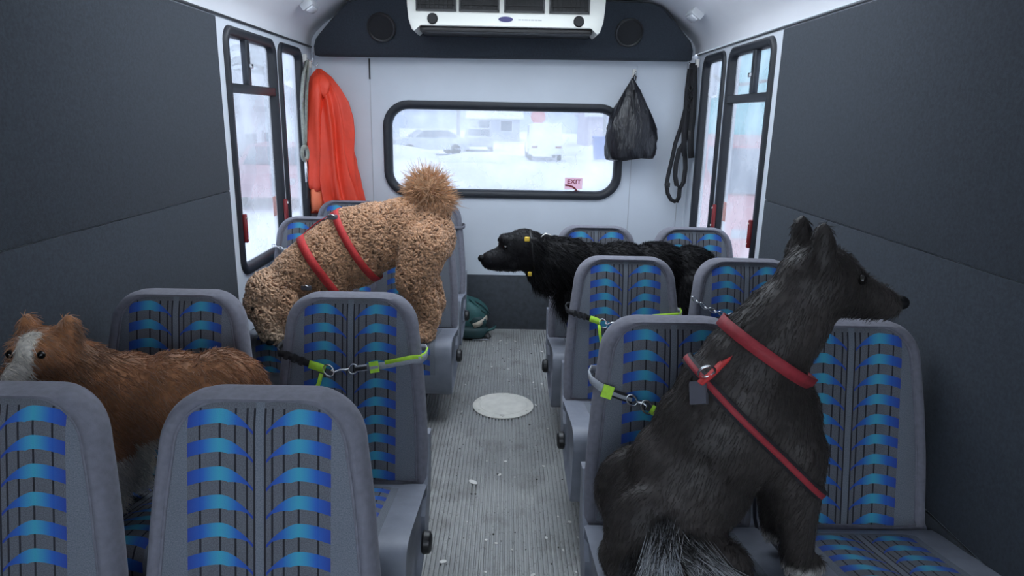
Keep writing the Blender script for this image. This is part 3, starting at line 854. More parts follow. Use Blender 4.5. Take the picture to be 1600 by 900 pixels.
def strands(P, D, L, w, cols, bend=None, seg=3, tips=None):
    """tapering three-sided hairs; P roots, D directions, L lengths, bend = drift of the tip"""
    n = len(P); R = rng.normal(size=(n, 3)); A = unit(np.cross(D, R)); B = np.cross(unit(D), A)
    V = np.empty((n, seg + 1, 3, 3))
    for i in range(seg + 1):
        t = i / seg; c = P + D * (L * t)[:, None]
        if bend is not None: c = c + bend * (L * t * t)[:, None]
        rw = w * (1 - .88 * t)
        for j in range(3):
            ph = 2 * pi * j / 3; V[:, i, j] = c + (A * cos(ph) + B * sin(ph)) * rw
    F = []
    for i in range(seg):
        for j in range(3):
            k = (j + 1) % 3; F.append((i * 3 + j, i * 3 + k, (i + 1) * 3 + k, (i + 1) * 3 + j))
    F = np.array(F); FF = (F[None] + (np.arange(n) * (seg + 1) * 3)[:, None, None]).reshape(-1, 4)
    cc = np.repeat(cols, (seg + 1) * 3, 0)
    if tips is not None:
        t_ = np.tile(np.repeat(np.linspace(0, 1, seg + 1) ** .45, 3), n)[:, None]; cc = cc * (1 - t_) + np.repeat(tips, (seg + 1) * 3, 0) * t_
    return V.reshape(-1, 3), FF, cc

def merge(parts):
    V, F, C, n = [], [], [], 0
    for v, f, c in parts: V.append(v); F.append(f + n); C.append(c); n += len(v)
    return np.concatenate(V), np.concatenate(F), np.concatenate(C)

def coat_mat(name, rough=.7, sheen=.3, spec=.4):
    m, nt, b = new_mat(name)
    a = nt.nodes.new('ShaderNodeAttribute'); a.attribute_name = 'coat'
    f = noise_tex(nt, 40, 3, texco(nt, 'Object'))
    h = nt.nodes.new('ShaderNodeHueSaturation'); nt.links.new(a.outputs['Color'], h.inputs['Color'])
    mr = nt.nodes.new('ShaderNodeMapRange'); nt.links.new(f, mr.inputs[0]); mr.inputs[3].default_value = .8; mr.inputs[4].default_value = 1.2
    nt.links.new(mr.outputs[0], h.inputs['Value']); nt.links.new(h.outputs[0], b.inputs['Base Color'])
    b.inputs['Roughness'].default_value = rough; b.inputs['Specular IOR Level'].default_value = spec
    b.inputs['Sheen Weight'].default_value = sheen; return m
M_coat = coat_mat('curly_dog_coat'); M_sleek = coat_mat('sleek_dog_coat', .5, .0, .25); M_black = coat_mat('black_dog_coat', .55, .0, .15)

def body_part(me, root, m, colfn):
    co = np.empty(len(me.vertices) * 3); me.vertices.foreach_get('co', co); co = co.reshape(-1, 3)
    no = np.empty(len(me.vertices) * 3); me.vertices.foreach_get('normal', no); no = no.reshape(-1, 3)
    c = colfn(co, no); at = me.attributes.new('coat', 'FLOAT_COLOR', 'POINT')
    at.data.foreach_set('color', np.concatenate([c, np.ones((len(c), 1))], 1).astype(np.float32).ravel())
    bv = BVHTree.FromPolygons([Vector(p) for p in co], [tuple(p.vertices) for p in me.polygons])
    off = origin(root); me.transform(Matrix.Translation(-off))
    return link('body', me, m, root, angle=180), bv

def fur_part(parts, name, root, m):
    V, F, C = merge(parts); off = origin(root); V = V - np.array(off)
    o = link(name, np_mesh(name, V, F, C), m, root, smooth=False); o['kind'] = 'stuff'; return o

def band(bv, c, ax, up, w, off, name, m, root, n=56, rmax=.6, a0=0, a1=2 * pi, t=.004):
    """webbing laid on a body: rays from c in the plane normal to ax"""
    c = Vector(c); ax = Vector(ax).normalized(); u = Vector(up); u = (u - ax * u.dot(ax)).normalized(); v = ax.cross(u); pts = []
    full = abs(a1 - a0 - 2 * pi) < 1e-6
    for k in range(n + (0 if full else 1)):
        a = a0 + (a1 - a0) * k / n; d = u * cos(a) + v * sin(a)
        h = bv.ray_cast(c + d * rmax, -d)
        pts.append((h[0] if h[0] is not None else c + d * .1) + d * off)
    for _ in range(2):
        q = pts[:]
        for k in range(len(pts)):
            if full or 0 < k < len(pts) - 1: q[k] = (pts[k - 1] + pts[k] * 2 + pts[(k + 1) % len(pts)]) / 4
        pts = q
    o = MB(); o.ribbon(pts, ax, w, t, closed=full); return o.build(name, m, root, angle=180), pts

M_eye = mat('dog_eye', (.008, .006, .005), .18, .1, 5, spec=.5)
M_nose = mat('dog_nose', (.005, .005, .006), .6, .1, 60, 200, .3, spec=.15)

# ---- apricot curly dog standing across the left seats, head down towards the window
CU = .428
dog = thing('curly_dog', (-.72, 3.14, CU), 'apricot curly-coated dog in red harness standing on left seats, head down', 'dog')
b = MB()
b.ell((-.385, 3.17, .915), (.135, .135, .135)); b.ell((-.50, 3.165, .955), (.15, .13, .135)); b.ell((-.62, 3.155, .915), (.16, .135, .155))
b.ell((-.72, 3.14, .865), (.16, .135, .185)); b.ell((-.815, 3.125, .815), (.13, .13, .175)); b.ell((-.83, 3.12, .885), (.09, .09, .09))
b.cap_((-.84, 3.10, .84), .125, (-.99, 3.05, .745), .10)
b.ell((-1.08, 3.01, .680), (.105, .10, .095)); b.ell((-1.115, 3.0, .62), (.082, .085, .09)); b.ell((-1.045, 3.02, .61), (.085, .085, .085))
b.cap_((-1.085, 2.975, .59), .075, (-1.07, 2.955, .50), .052)
b.ell((-1.0, 2.955, .61), (.045, .04, .085), (0, .25, 0)); b.ell((-1.16, 3.07, .60), (.03, .05, .085))
for yy in (3.075, 3.215):
    b.cap_((-.82, yy, .76), .085, (-.85, yy - .01, .61), .058); b.cap_((-.85, yy - .01, .61), .056, (-.855, yy - .015, CU + .05), .048); b.ell((-.875, yy - .015, CU + .035), (.055, .042, .035))
for yy, s in ((3.085, 1), (3.26, -1)):
    b.cap_((-.385, yy, .89), .112, (-.425, yy - .03 * s, .73), .082); b.cap_((-.425, yy - .03 * s, .73), .074, (-.352, yy - .02 * s, .56), .042)
    b.cap_((-.352, yy - .02 * s, .555), .040, (-.38, yy - .03 * s, CU + .055), .038); b.ell((-.395, yy - .03 * s, CU + .037), (.058, .045, .037))
b.cap_((-.34, 3.18, .99), .055, (-.325, 3.18, 1.08), .06); b.ell((-.375, 3.18, 1.14), (.092, .075, .078))
me = grow(b, 'body', .012, 5)
def pood_col(P, N=None):
    n = len(P); base = np.array([.47, .258, .142]); light = np.array([.64, .41, .265]); tail = np.array([.56, .30, .145])
    face = np.clip((-P[:, 0] - .93) / .12, 0, 1) * .8
    muz = np.clip((.585 - P[:, 2]) / .08, 0, 1) * (P[:, 0] < -.98)
    tl = np.clip((P[:, 2] - 1.05) / .06, 0, 1) * (P[:, 0] > -.52)
    leg = np.clip((.62 - P[:, 2]) / .2, 0, 1) * .45
    k = np.maximum(face, leg)[:, None]
    c = base * (1 - k) + light * k
    c = c * (1 - tl[:, None]) + tail * tl[:, None]
    c = c * (1 - .5 * muz[:, None]) + np.array([.62, .50, .38]) * .5 * muz[:, None]
    return np.clip(c * (1 + .16 * rng.normal(size=(n, 1))), .02, .9)
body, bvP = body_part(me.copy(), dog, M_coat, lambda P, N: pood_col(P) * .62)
P, N = surf(me, 21000, lambda P, N: ~((P[:, 2] > 1.085) & (P[:, 0] > -.50)))
pc = curls(P, N, .0088, .0041, pood_col(P))
Pt, Nt = surf(me, 26000, lambda P, N: (P[:, 2] > 1.055) & (P[:, 0] > -.50) & (P[:, 0] < -.25))
ctr = np.array([-.375, 3.18, 1.13]); D = unit(unit(Pt - ctr) + .25 * Nt + .28 * rng.normal(size=Pt.shape))
tf = strands(Pt - D * .004, D, .035 + .030 * rng.random(len(Pt)), .0023, pood_col(Pt), bend=.25 * rng.normal(size=Pt.shape))
fur_part([pc, tf], 'curly_coat', dog, M_coat)
MB().ell((-1.068, 2.905, .462), (.018, .014, .013)).build('nose', M_nose, dog)
for ex in (-1.135, -1.055): MB().ell((ex, 2.912, .62), .009).build('eye', M_eye, dog)
hn, _ = band(bvP, (-.70, 3.14, .87), (1, .05, .58), (0, 0, 1), .034, .021, 'harness_girth_strap', M_red, dog)
h2, _ = band(bvP, (-.885, 3.09, .81), (1, .2, .62), (0, 0, 1), .038, .021, 'harness_neck_strap', M_red, dog)
_, tp = band(bvP, (-.80, 3.125, .83), (0, 1, 0), (-.5, 0, .7), .036, .022, 'harness_back_strap', M_red, dog, n=14, a0=-.45, a1=.55)
_, tp = band(bvP, (-.80, 3.11, .83), (0.15, 1, .1), (-.75, -.5, -.2), .034, .021, 'harness_side_strap', M_darkred, dog, n=12, a0=-.5, a1=.3)
for q, (xx, yy, zz) in enumerate(((-.79, 3.065, 1.012), (-.895, 2.94, .70))):
    h = bvP.find_nearest(Vector((xx, yy, zz))); c = h[0] + h[1] * .026
    cr = [c + (Vector((1, 0, -.3)).normalized() * cos(a) + Vector((0, -.6, .8)).normalized() * sin(a)) * .016 for a in np.linspace(0, 2 * pi, 14, endpoint=False)]
    MB().tube(cr, .003, 6, closed=True).build('harness_ring', M_metal, dog, angle=180)
    MB().rbox(tuple(c - Vector((.024, .008, .012))), tuple(c + Vector((.024, .004, .012))), .005).build('harness_buckle', mat('grey_buckle', (.09, .09, .11), .4), dog)

# ---- black long-coated dog standing on the right rear seats, head over the aisle
dog = thing('black_dog', (.60, 3.12, CU), 'long-haired black dog standing on right seats, head stretched over the aisle', 'dog')
b = MB()
b.ell((.080, 3.07, .893), (.092, .082, .090)); b.ell((.028, 3.065, .886), (.066, .066, .078)); b.cap_((.01, 3.06, .850), .062, (-.072, 3.04, .836), .046)
b.ell((-.02, 3.055, .812), (.08, .045, .03)); b.ell((-.002, 3.06, .93), (.04, .05, .03)); b.ell((.03, 3.06, .82), (.07, .06, .04))
b.ell((.135, 3.0, .885), (.042, .022, .075), (0, -.15, 0)); b.ell((.135, 3.14, .885), (.042, .022, .075), (0, -.15, 0))
b.cap_((.12, 3.08, .86), .095, (.30, 3.11, .80), .135); b.ell((.19, 3.08, .785), (.10, .095, .10)); b.ell((.40, 3.13, .745), (.16, .14, .165)); b.ell((.315, 3.09, .65), (.075, .09, .095))
b.ell((.55, 3.14, .76), (.17, .14, .155)); b.ell((.72, 3.15, .765), (.18, .14, .150)); b.ell((.88, 3.15, .755), (.15, .135, .145))
for yy in (3.05, 3.20):
    b.cap_((.345, yy, .68), .085, (.385, yy - .01, .57), .056); b.cap_((.385, yy - .01, .57), .05, (.395, yy - .015, CU + .05), .04); b.ell((.375, yy - .015, CU + .03), (.052, .036, .03))
for yy in (3.06, 3.24):
    b.cap_((.90, yy, .72), .10, (.83, yy - .01, .58), .07); b.cap_((.83, yy - .01, .58), .06, (.96, yy, .52), .04); b.cap_((.96, yy, .52), .036, (.93, yy, CU + .04), .034); b.ell((.905, yy, CU + .028), (.052, .034, .028))
b.cap_((.98, 3.16, .80), .05, (1.06, 3.17, .70), .045); b.cap_((1.06, 3.17, .70), .045, (1.07, 3.17, .56), .03)
me = grow(b, 'body', .010, 4)
def blk_col(P, N=None):
    n = len(P); return np.clip(np.array([.0065, .0062, .0075]) * (1 + .25 * rng.normal(size=(n, 1))), .002, .05)
body, bvB = body_part(me.copy(), dog, M_black, lambda P, N: blk_col(P))
P, N = surf(me, 16000)
flow = np.tile(np.array([[.75, 0, -.62]]), (len(P), 1)); head = P[:, 0] < .12
Dr = unit(flow - N * (flow * N).sum(1, keepdims=True) + N * .42 + .22 * rng.normal(size=P.shape))
ruff = np.exp(-((P[:, 0] - .24) / .13) ** 2) * np.clip((.95 - P[:, 2]) / .2, .3, 1)
L = np.where(head, .006, .026) + ruff * .030 * (~head)
fur_part([strands(P, Dr, L * (.7 + .6 * rng.random(len(P))), .0019, blk_col(P), bend=np.array([[.1, 0, -.45]]))], 'long_coat', dog, M_black)
MB().ell((-.113, 3.03, .846), (.018, .02, .017)).build('nose', M_nose, dog)
for yy in (3.008, 3.105): MB().ell((-.005, yy, .902), .0105).build('eye', M_eye, dog)
M_yel = mat('yellow_collar_tag', (.75, .50, .05), .5)
band(bvB, (.125, 3.08, .855), (1, 0, .15), (0, 0, 1), .012, .001, 'collar', M_vent, dog)
MB().rbox((.080, 2.968, .938), (.104, 2.978, .960), .005, 3).build('yellow_tag', M_yel, dog)
MB().rbox((.100, 2.985, .775), (.118, 2.996, .795), .004).build('collar_buckle', M_yel, dog)
MB().ribbon([(.155, 3.0, .955), (.175, 3.0, .972), (.20, 3.0, .965)], (0, 1, 0), .012, .003).build('white_collar_edge', M_white, dog, angle=180)

# ---- dark dog with the red harness, seated on the near right seat and facing the window
dog = thing('harnessed_dog', (.46, 1.40, .43), 'dark brown-black dog in red harness sitting on the near right seat', 'dog')
b = MB()
b.ell((.395, 1.44, .545), (.150, .15, .135)); b.ell((.45, 1.45, .66), (.152, .15, .15)); b.ell((.50, 1.45, .76), (.150, .145, .15)); b.ell((.545, 1.45, .86), (.145, .14, .13))
b.ell((.60, 1.45, .80), (.14, .13, .16)); b.cap_((.56, 1.45, .93), .115, (.65, 1.46, 1.06), .092)
b.ell((.70, 1.46, 1.135), (.095, .085, .085)); b.cap_((.76, 1.46, 1.115), .06, (.86, 1.46, 1.085), .036)
for yy in (1.405, 1.515): b.ell((.675, yy, 1.225), (.025, .028, .055), (0, -.15, 0)); b.ell((.675, yy, 1.19), (.032, .035, .045))
for yy, s in ((1.325, 1), (1.565, -1)):
    b.ell((.345, yy + .03 * s, .565), (.112, .082, .118)); b.cap_((.37, yy + .02 * s, .545), .085, (.50, yy - .03 * s, .515), .062); b.cap_((.50, yy - .03 * s, .50), .055, (.44, yy - .035 * s, .463), .035)
    b.ell((.52, yy - .035 * s, .458), (.062, .036, .028))
for yy in (1.385, 1.515):
    b.cap_((.66, yy, .76), .075, (.685, yy, .60), .05); b.cap_((.685, yy, .60), .048, (.70, yy, .49), .038); b.ell((.72, yy, .462), (.055, .038, .03))
b.cap_((.27, 1.40, .475), .04, (.30, 1.27, .465), .038); b.cap_((.30, 1.27, .465), .038, (.40, 1.235, .468), .034)
me = grow(b, 'body', .011, 5)
def dark_col(P, N=None):
    n = len(P); c = np.tile(np.array([.042, .036, .034]), (n, 1))
    f = .5 + .5 * np.sin(P[:, 0] * 23 + P[:, 2] * 17)
    c = c * (.75 + .5 * f[:, None])
    pw = np.clip((.475 - P[:, 2]) / .02, 0, 1) * (P[:, 0] > .46); c = c * (1 - pw[:, None]) + np.array([.42, .40, .38]) * pw[:, None]
    return np.clip(c * (1 + .15 * rng.normal(size=(n, 1))), .003, .8)
body, bvD = body_part(me.copy(), dog, M_sleek, lambda P, N: dark_col(P))
P, N = surf(me, 26000)
flow = np.tile(np.array([[-.45, -.1, -.9]]), (len(P), 1))
Dr = unit(flow - N * (flow * N).sum(1, keepdims=True) + N * .22 + .12 * rng.normal(size=P.shape))
fur_part([strands(P, Dr, .013 * (.7 + .6 * rng.random(len(P))), .0011, dark_col(P), bend=np.array([[0, 0, -.2]]), seg=2)], 'short_coat', dog, M_sleek)
# pale feathering under the thigh and on the tail
def fan(c, tips0, tips1, n, L0, base, spread=.014):
    t = rng.random((n, 1)); tip = np.array(tips0) * (1 - t) + np.array(tips1) * t + spread * .6 * rng.normal(size=(n, 3)); root_ = np.array(c) + spread * rng.normal(size=(n, 3))
    D = tip - root_; L = np.linalg.norm(D, axis=1); D = unit(D); root_ = root_ + D * (L * .35 * rng.random(n))[:, None]
    w = rng.random((n, 1)); col = np.where(rng.random((n, 1)) < .30, np.array([[.02, .02, .022]]), np.array(base) * (.25 + .9 * w)); return strands(root_, D, L * (.5 + .65 * rng.random(n)), .0008, np.tile(np.array([[.02, .018, .018]]), (n, 1)), bend=np.array([[.05, -.12, -.1]]) + .10 * rng.normal(size=(n, 3)), seg=5, tips=np.clip(col, 0, .8))
fur_part([fan((.348, 1.262, .632), (.285, 1.235, .50), (.385, 1.235, .49), 2000, .1, (.80, .83, .90)),
          fan((.40, 1.262, .590), (.425, 1.228, .51), (.53, 1.225, .53), 1800, .1, (.80, .82, .86)),
          fan((.30, 1.27, .55), (.245, 1.25, .48), (.30, 1.24, .47), 500, .1, (.10, .10, .11))], 'pale_feathering', dog, M_sleek)
MB().ell((.893, 1.46, 1.09), (.018, .02, .016)).build('nose', M_nose, dog)
for yy in (1.40, 1.52): MB().ell((.765, yy, 1.155), .011).build('eye', M_eye, dog)
_, hp = band(bvD, (.545, 1.45, .83), (.70, 0, .75), (-.6, -.2, .5), .026, .012, 'harness_girth_strap', M_webb, dog)
ax = Vector((.70, 0, .75)).normalized()
for q in (-1, 1): MB().ribbon([p + Vector((0, 0, 0)) + (p - Vector((.545, 1.45, .83))).normalized() * .003 for p in hp], ax, .013, .0015, closed=True).build('harness_red_stripe', M_darkred, dog, angle=180) if q > 0 else None
band(bvD, (.60, 1.45, .97), (.55, 0, .85), (0, 0, 1), .028, .013, 'harness_neck_strap', M_darkred, dog)
h = bvD.find_nearest(Vector((.432, 1.37, .90))); c = h[0] + h[1] * .016; zd = h[1].cross(Vector((0, 1, 0))).normalized()
def lozenge(c, n, up, w, hgt, t):
    n = Vector(n).normalized(); up = Vector(up); up = (up - n * up.dot(n)).normalized(); sd = n.cross(up); m_ = MB()
    q = [c + sd * a * w / 2 + up * b_ * hgt / 2 for a, b_ in ((-1, -1), (1, -1), (1, 1), (-1, 1))]
    return m_.loft([[p - n * t / 2 for p in q], [p + n * t / 2 for p in q]])
lozenge(c, h[1], (-.4, 0, .8), .04, .05, .010).build('harness_buckle', mat('grey_buckle', (.09, .09, .11), .4), dog, smooth=False)
cc = c + Vector((.012, -.004, .05))
cr = [cc + (Vector((1, 0, .3)).normalized() * cos(a) + Vector((-.3, -.4, .8)).normalized() * sin(a)) * .018 for a in np.linspace(0, 2 * pi, 16, endpoint=False)]
MB().tube(cr, .0032, 6, closed=True).build('harness_ring', M_metal, dog, angle=180)
hh = bvD.find_nearest(cc); p0 = hh[0] + hh[1] * .014
MB().ribbon([c + Vector((.0, 0, .022)), p0, p0 + Vector((.05, .02, .045)), p0 + Vector((.08, .06, .06))], (.3, -.9, .2), .022, .005).build('harness_red_tab', M_red, dog, angle=180)

# ---- brown and white dog on the left window seat
dog = thing('brown_dog', (-.92, 1.66, .43), 'ginger-brown and white dog standing on the left window seat', 'dog')
b = MB()
b.ell((-.775, 1.72, .735), (.11, .11, .118)); b.ell((-.89, 1.70, .735), (.13, .11, .115)); b.ell((-1.0, 1.67, .735), (.12, .11, .12)); b.cap_((-1.04, 1.65, .78), .085, (-1.11, 1.58, .87), .07)
b.ell((-1.12, 1.55, .90), (.07, .07, .065)); b.cap_((-1.125, 1.52, .885), .045, (-1.14, 1.45, .865), .026)
for xx in (-1.065, -1.165): b.ell((xx, 1.575, .95), (.026, .018, .045))
for yy in (1.64, 1.77):
    b.cap_((-.77, yy, .70), .075, (-.80, yy - .01, .60), .05); b.cap_((-.80, yy - .01, .60), .045, (-.745, yy, .53), .03); b.cap_((-.745, yy, .53), .03, (-.765, yy, .465), .028); b.ell((-.785, yy, .452), (.042, .03, .026))
for yy in (1.60, 1.72): b.cap_((-1.02, yy, .68), .055, (-1.03, yy, .48), .03); b.ell((-1.045, yy, .462), (.042, .03, .028))
b.cap_((-.70, 1.73, .79), .035, (-.665, 1.72, .70), .04); b.cap_((-.665, 1.72, .70), .04, (-.675, 1.69, .60), .028)
me = grow(b, 'body', .010, 4)
def brn_col(P, N=None):
    n = len(P); c = np.tile(np.array([.34, .145, .06]), (n, 1))
    w = ((P[:, 2] < .60) | ((P[:, 1] < 1.53) & (np.abs(P[:, 0] + 1.125) < .022)) | ((P[:, 2] < .78) & (P[:, 0] < -1.07)))
    c[w] = np.array([.62, .57, .50]); d = np.clip((P[:, 2] - .83) / .04, 0, 1) * (P[:, 0] > -1.05); c = c * (1 - .45 * d[:, None])
    return np.clip(c * (1 + .18 * rng.normal(size=(n, 1))), .01, .9)
body, bvW = body_part(me.copy(), dog, M_coat, lambda P, N: brn_col(P))
P, N = surf(me, 15000)
flow = np.tile(np.array([[.7, .1, -.6]]), (len(P), 1))
Dr = unit(flow - N * (flow * N).sum(1, keepdims=True) + N * .35 + .2 * rng.normal(size=P.shape))
fur_part([strands(P, Dr, .022 * (.7 + .6 * rng.random(len(P))), .0015, brn_col(P), bend=np.array([[0, 0, -.3]]), seg=2)], 'shaggy_coat', dog, M_coat)
MB().ell((-1.142, 1.425, .868), (.016, .014, .013)).build('nose', M_nose, dog)
for ex in (-1.158, -1.085): MB().ell((ex, 1.492, .918), .0095).build('eye', M_eye, dog)

# ------------------------------------------------------------------ things hanging at the back
M_orange = mat('orange_red_nylon', (.74, .058, .024), .55, .12, 6, 30, .35, .01)
M_coral = mat('coral_lining', (.85, .20, .09), .6, .08, 6)
coat = thing('orange_coat', (-1.15, 4.46, .78), 'orange-red coat hanging from a hook in the left rear corner', 'coat')
def drape(ctrs, name, m, folds, amp, root, nseg=44, seed=0, thick=.7):
    """hanging cloth: stacked rings whose outline folds deepen downwards. ctrs = (x,y,z,rx,ry)"""
    loops = []
    for i, (x, y, z, rx, ry) in enumerate(ctrs):
        t = i / (len(ctrs) - 1); l = []
        for k in range(nseg):
            a = 2 * pi * k / nseg
            f = 1 + amp * (.35 + .65 * t) * (1 - 2 * abs(sin(folds * .5 * a + seed + .9 * sin(3 * t + seed))) * .75 + .35 * sin(5 * a + 2 * seed + 4.1 * t) + .2 * sin(3 * a - 9 * t))
            l.append((x + rx * cos(a) * f, y + ry * sin(a) * f, z + .012 * sin(3 * a + seed) * t))
        loops.append(l)
    o = MB(); o.loft(loops); return o.build(name, m, root, angle=180)
C = [(-1.215, 4.50, 1.752, .012, .012), (-1.21, 4.49, 1.735, .03, .028), (-1.195, 4.47, 1.70, .058, .05), (-1.175, 4.46, 1.64, .085, .065), (-1.155, 4.455, 1.55, .108, .075), (-1.145, 4.45, 1.45, .118, .08),
     (-1.14, 4.45, 1.36, .118, .08), (-1.14, 4.45, 1.27, .112, .078), (-1.14, 4.445, 1.18, .118, .08), (-1.14, 4.44, 1.08, .130, .085), (-1.135, 4.44, .98, .140, .085), (-1.13, 4.44, .90, .148, .085), (-1.13, 4.44, .85, .15, .085)]
drape(C, 'coat_body', M_orange, 11, .42, coat, 132, .7)
drape([(-1.205, 4.40, 1.70, .035, .03), (-1.21, 4.385, 1.60, .045, .04), (-1.222, 4.38, 1.45, .045, .04), (-1.228, 4.375, 1.30, .046, .04), (-1.23, 4.37, 1.15, .046, .038), (-1.235, 4.37, 1.03, .05, .04), (-1.235, 4.37, 1.0, .046, .036)], 'sleeve', M_orange, 4, .25, coat, 40, 2.2)
drape([(-1.232, 4.37, 1.01, .040, .032), (-1.234, 4.37, .93, .042, .032), (-1.236, 4.37, .86, .040, .03)], 'sleeve_lining', M_coral, 4, .08, coat, 28, .3)
drape([(-1.19, 4.415, 1.715, .035, .022), (-1.175, 4.395, 1.66, .06, .025), (-1.17, 4.385, 1.61, .045, .02), (-1.165, 4.38, 1.58, .012, .01)], 'hood_flap', M_orange, 4, .15, coat, 32, 1.4)
hookm = lambda xyz, lab, s=1: None
def wall_hook(loc, out, lab):
    t = thing('wall_hook', loc, lab, 'hook', 'wall hooks'); L = Vector(loc); o = Vector(out)
    MB().rbox(tuple(L + Vector((-.012, -.012, -.02)) + o * .006), tuple(L + Vector((.012, .012, .03)) + o * .006), .004).build('plate', M_white, t)
    MB().tube([L + o * .012 + Vector((0, 0, .01)), L + o * .035 + Vector((0, 0, -.004)), L + o * .045 + Vector((0, 0, -.012)), L + o * .055 + Vector((0, 0, .0)), L + o * .056 + Vector((0, 0, .014))], .004, 6).build('prong', M_metal, t, angle=180)
wall_hook((-1.278, 4.50, 1.775), (1, 0, 0), 'small steel hook holding the orange coat')
wall_hook((-1.278, 4.40, 1.80), (1, 0, 0), 'small steel hook holding the sage grey leash')
wall_hook((.815, 4.606, 1.765), (0, -1, 0), 'small white hook holding the black plastic bag')
wall_hook((1.213, 4.54, 1.83), (-1, 0, 0), 'small steel hook holding the black straps')

M_sage = mat('sage_grey_webbing', (.28, .29, .25), .8, .2, 60, 300, .3)
t = thing('hanging_leash', (-1.262, 4.40, .98), 'sage grey leash with steel clip hanging beside the orange coat', 'leash')
L1 = [(-1.250, 4.355, 1.79), (-1.262, 4.315, 1.70), (-1.268, 4.280, 1.58), (-1.268, 4.265, 1.46), (-1.266, 4.260, 1.36), (-1.262, 4.255, 1.27)]
L2_ = [(-1.246, 4.365, 1.79), (-1.248, 4.345, 1.68), (-1.256, 4.325, 1.55), (-1.262, 4.315, 1.42), (-1.262, 4.285, 1.31), (-1.262, 4.255, 1.27)]
MB().ribbon(L1, (.9, -.8, 0), .030, .006).build('webbing', M_sage, t, angle=180)
MB().ribbon(L2_, (.9, -.8, 0), .026, .006).build('webbing', M_sage, t, angle=180)
MB().ribbon([(-1.266, 4.230, 1.50), (-1.262, 4.240, 1.53), (-1.256, 4.265, 1.56)], (.3, 0, 1), .022, .004).build('reflective_keeper', M_reflect, t, angle=180)
MB().tube([Vector((-1.258, 4.245, 1.235)) + Vector((.15, 1, 0)).normalized() * cos(a) * .038 + Vector((0, 0, 1)) * sin(a) * .042 for a in np.linspace(0, 2 * pi, 18, endpoint=False)], .012, 8, closed=True).build('handle_loop', M_sage, t, angle=180)
MB().tube([(-1.255, 4.240, 1.20), (-1.255, 4.240, 1.13), (-1.252, 4.235, 1.09), (-1.256, 4.245, 1.06)], .009, 8).build('clip', M_metal, t, angle=180)
MB().tube([(-1.256, 4.245, 1.07), (-1.258, 4.255, 1.0), (-1.262, 4.265, .95)], .006, 6).build('cord', M_webb, t, angle=180)

# black plastic bag
def bag_mat():
    m, nt, b_ = new_mat('black_plastic_film'); vec = texco(nt, 'Object', (1, 1, .35))
    b_.inputs['Base Color'].default_value = (.010, .010, .014, 1); b_.inputs['Roughness'].default_value = .3; b_.inputs['Specular IOR Level'].default_value = .5
    bump(nt, b_, noise_tex(nt, 16, 4, vec, .55), .6, .03); return m
bag = thing('plastic_bag', (.80, 4.54, 1.225), 'full black plastic bag hanging on the white rear wall', 'bag')
prof = [(1.222, .120, .070), (1.226, .150, .080), (1.25, .160, .086), (1.30, .166, .088), (1.36, .168, .088), (1.42, .160, .084), (1.48, .142, .075), (1.54, .115, .062), (1.60, .083, .047), (1.66, .050, .030), (1.70, .026, .018), (1.722, .012, .010), (1.735, .008, .007)]
loops = []
for z, rx, ry in prof:
    l = []
    for k in range(56):
        a = 2 * pi * k / 56; f = 1 + .045 * (1 - 2 * abs(sin(5.5 * a + z * 14))) + .03 * sin(5 * a - z * 21) + .02 * sin(17 * a + z * 30)
        e = .78; ca, sa = cos(a), sin(a)
        l.append((.805 + (1.36 - z) * .03 + rx * math.copysign(abs(ca) ** e, ca) * f, 4.525 + ry * math.copysign(abs(sa) ** e, sa) * f, z + .006 * sin(4 * a) * (z < 1.4) + .010 * cos(a) * (z < 1.3)))
    loops.append(l)
MB().loft(loops).build('bag_body', bag_mat(), bag, angle=180)
MB().tube([(.80, 4.53, 1.72), (.802, 4.545, 1.745), (.81, 4.558, 1.758), (.82, 4.548, 1.745), (.812, 4.53, 1.72)], .004, 6).build('tied_handle', M_blackp, bag, angle=180)
MB().ribbon([(.80, 4.485, 1.66), (.796, 4.468, 1.60), (.80, 4.452, 1.54), (.79, 4.444, 1.52)], (1, 0, 0), .012, .006).build('fold', M_blackp, bag, angle=180)

# black straps in the right corner
t = thing('hanging_straps', (1.15, 4.50, .93), 'tangle of black webbing straps hanging in the right rear corner', 'straps')
for nm, pts, w in (
    ('strap', [(1.17, 4.54, 1.835), (1.165, 4.53, 1.70), (1.155, 4.525, 1.58), (1.13, 4.52, 1.44), (1.10, 4.52, 1.33), (1.085, 4.52, 1.22), (1.07, 4.52, 1.13), (1.062, 4.52, 1.06), (1.075, 4.52, 1.0), (1.10, 4.52, .96), (1.135, 4.52, .945)], .026),
    ('strap', [(1.175, 4.53, 1.835), (1.175, 4.515, 1.70), (1.17, 4.51, 1.55), (1.165, 4.50, 1.42), (1.155, 4.50, 1.34), (1.125, 4.505, 1.29), (1.11, 4.50, 1.20), (1.11, 4.50, 1.12), (1.125, 4.50, 1.06), (1.15, 4.50, 1.04), (1.17, 4.50, 1.08), (1.175, 4.50, 1.17), (1.165, 4.50, 1.26), (1.14, 4.50, 1.30)], .030),
    ('strap', [(1.18, 4.52, 1.82), (1.19, 4.50, 1.66), (1.19, 4.48, 1.50), (1.185, 4.475, 1.40), (1.19, 4.47, 1.30), (1.20, 4.47, 1.24)], .040),
    ('strap', [(1.16, 4.525, 1.80), (1.15, 4.515, 1.66), (1.15, 4.505, 1.52), (1.145, 4.495, 1.42), (1.15, 4.49, 1.33), (1.16, 4.49, 1.25)], .034),
    ('strap', [(1.135, 4.515, .945), (1.15, 4.51, .98), (1.15, 4.51, 1.05)], .028)):
    MB().ribbon(pts, (1, -.35, .1), w, .006).build(nm, M_webb, t, angle=180)
    MB().tube(pts, .008, 6).build(nm, M_webb, t, angle=180)
MB().rbox((1.165, 4.47, 1.36), (1.205, 4.50, 1.42), .006).build('buckle', M_blackp, t)
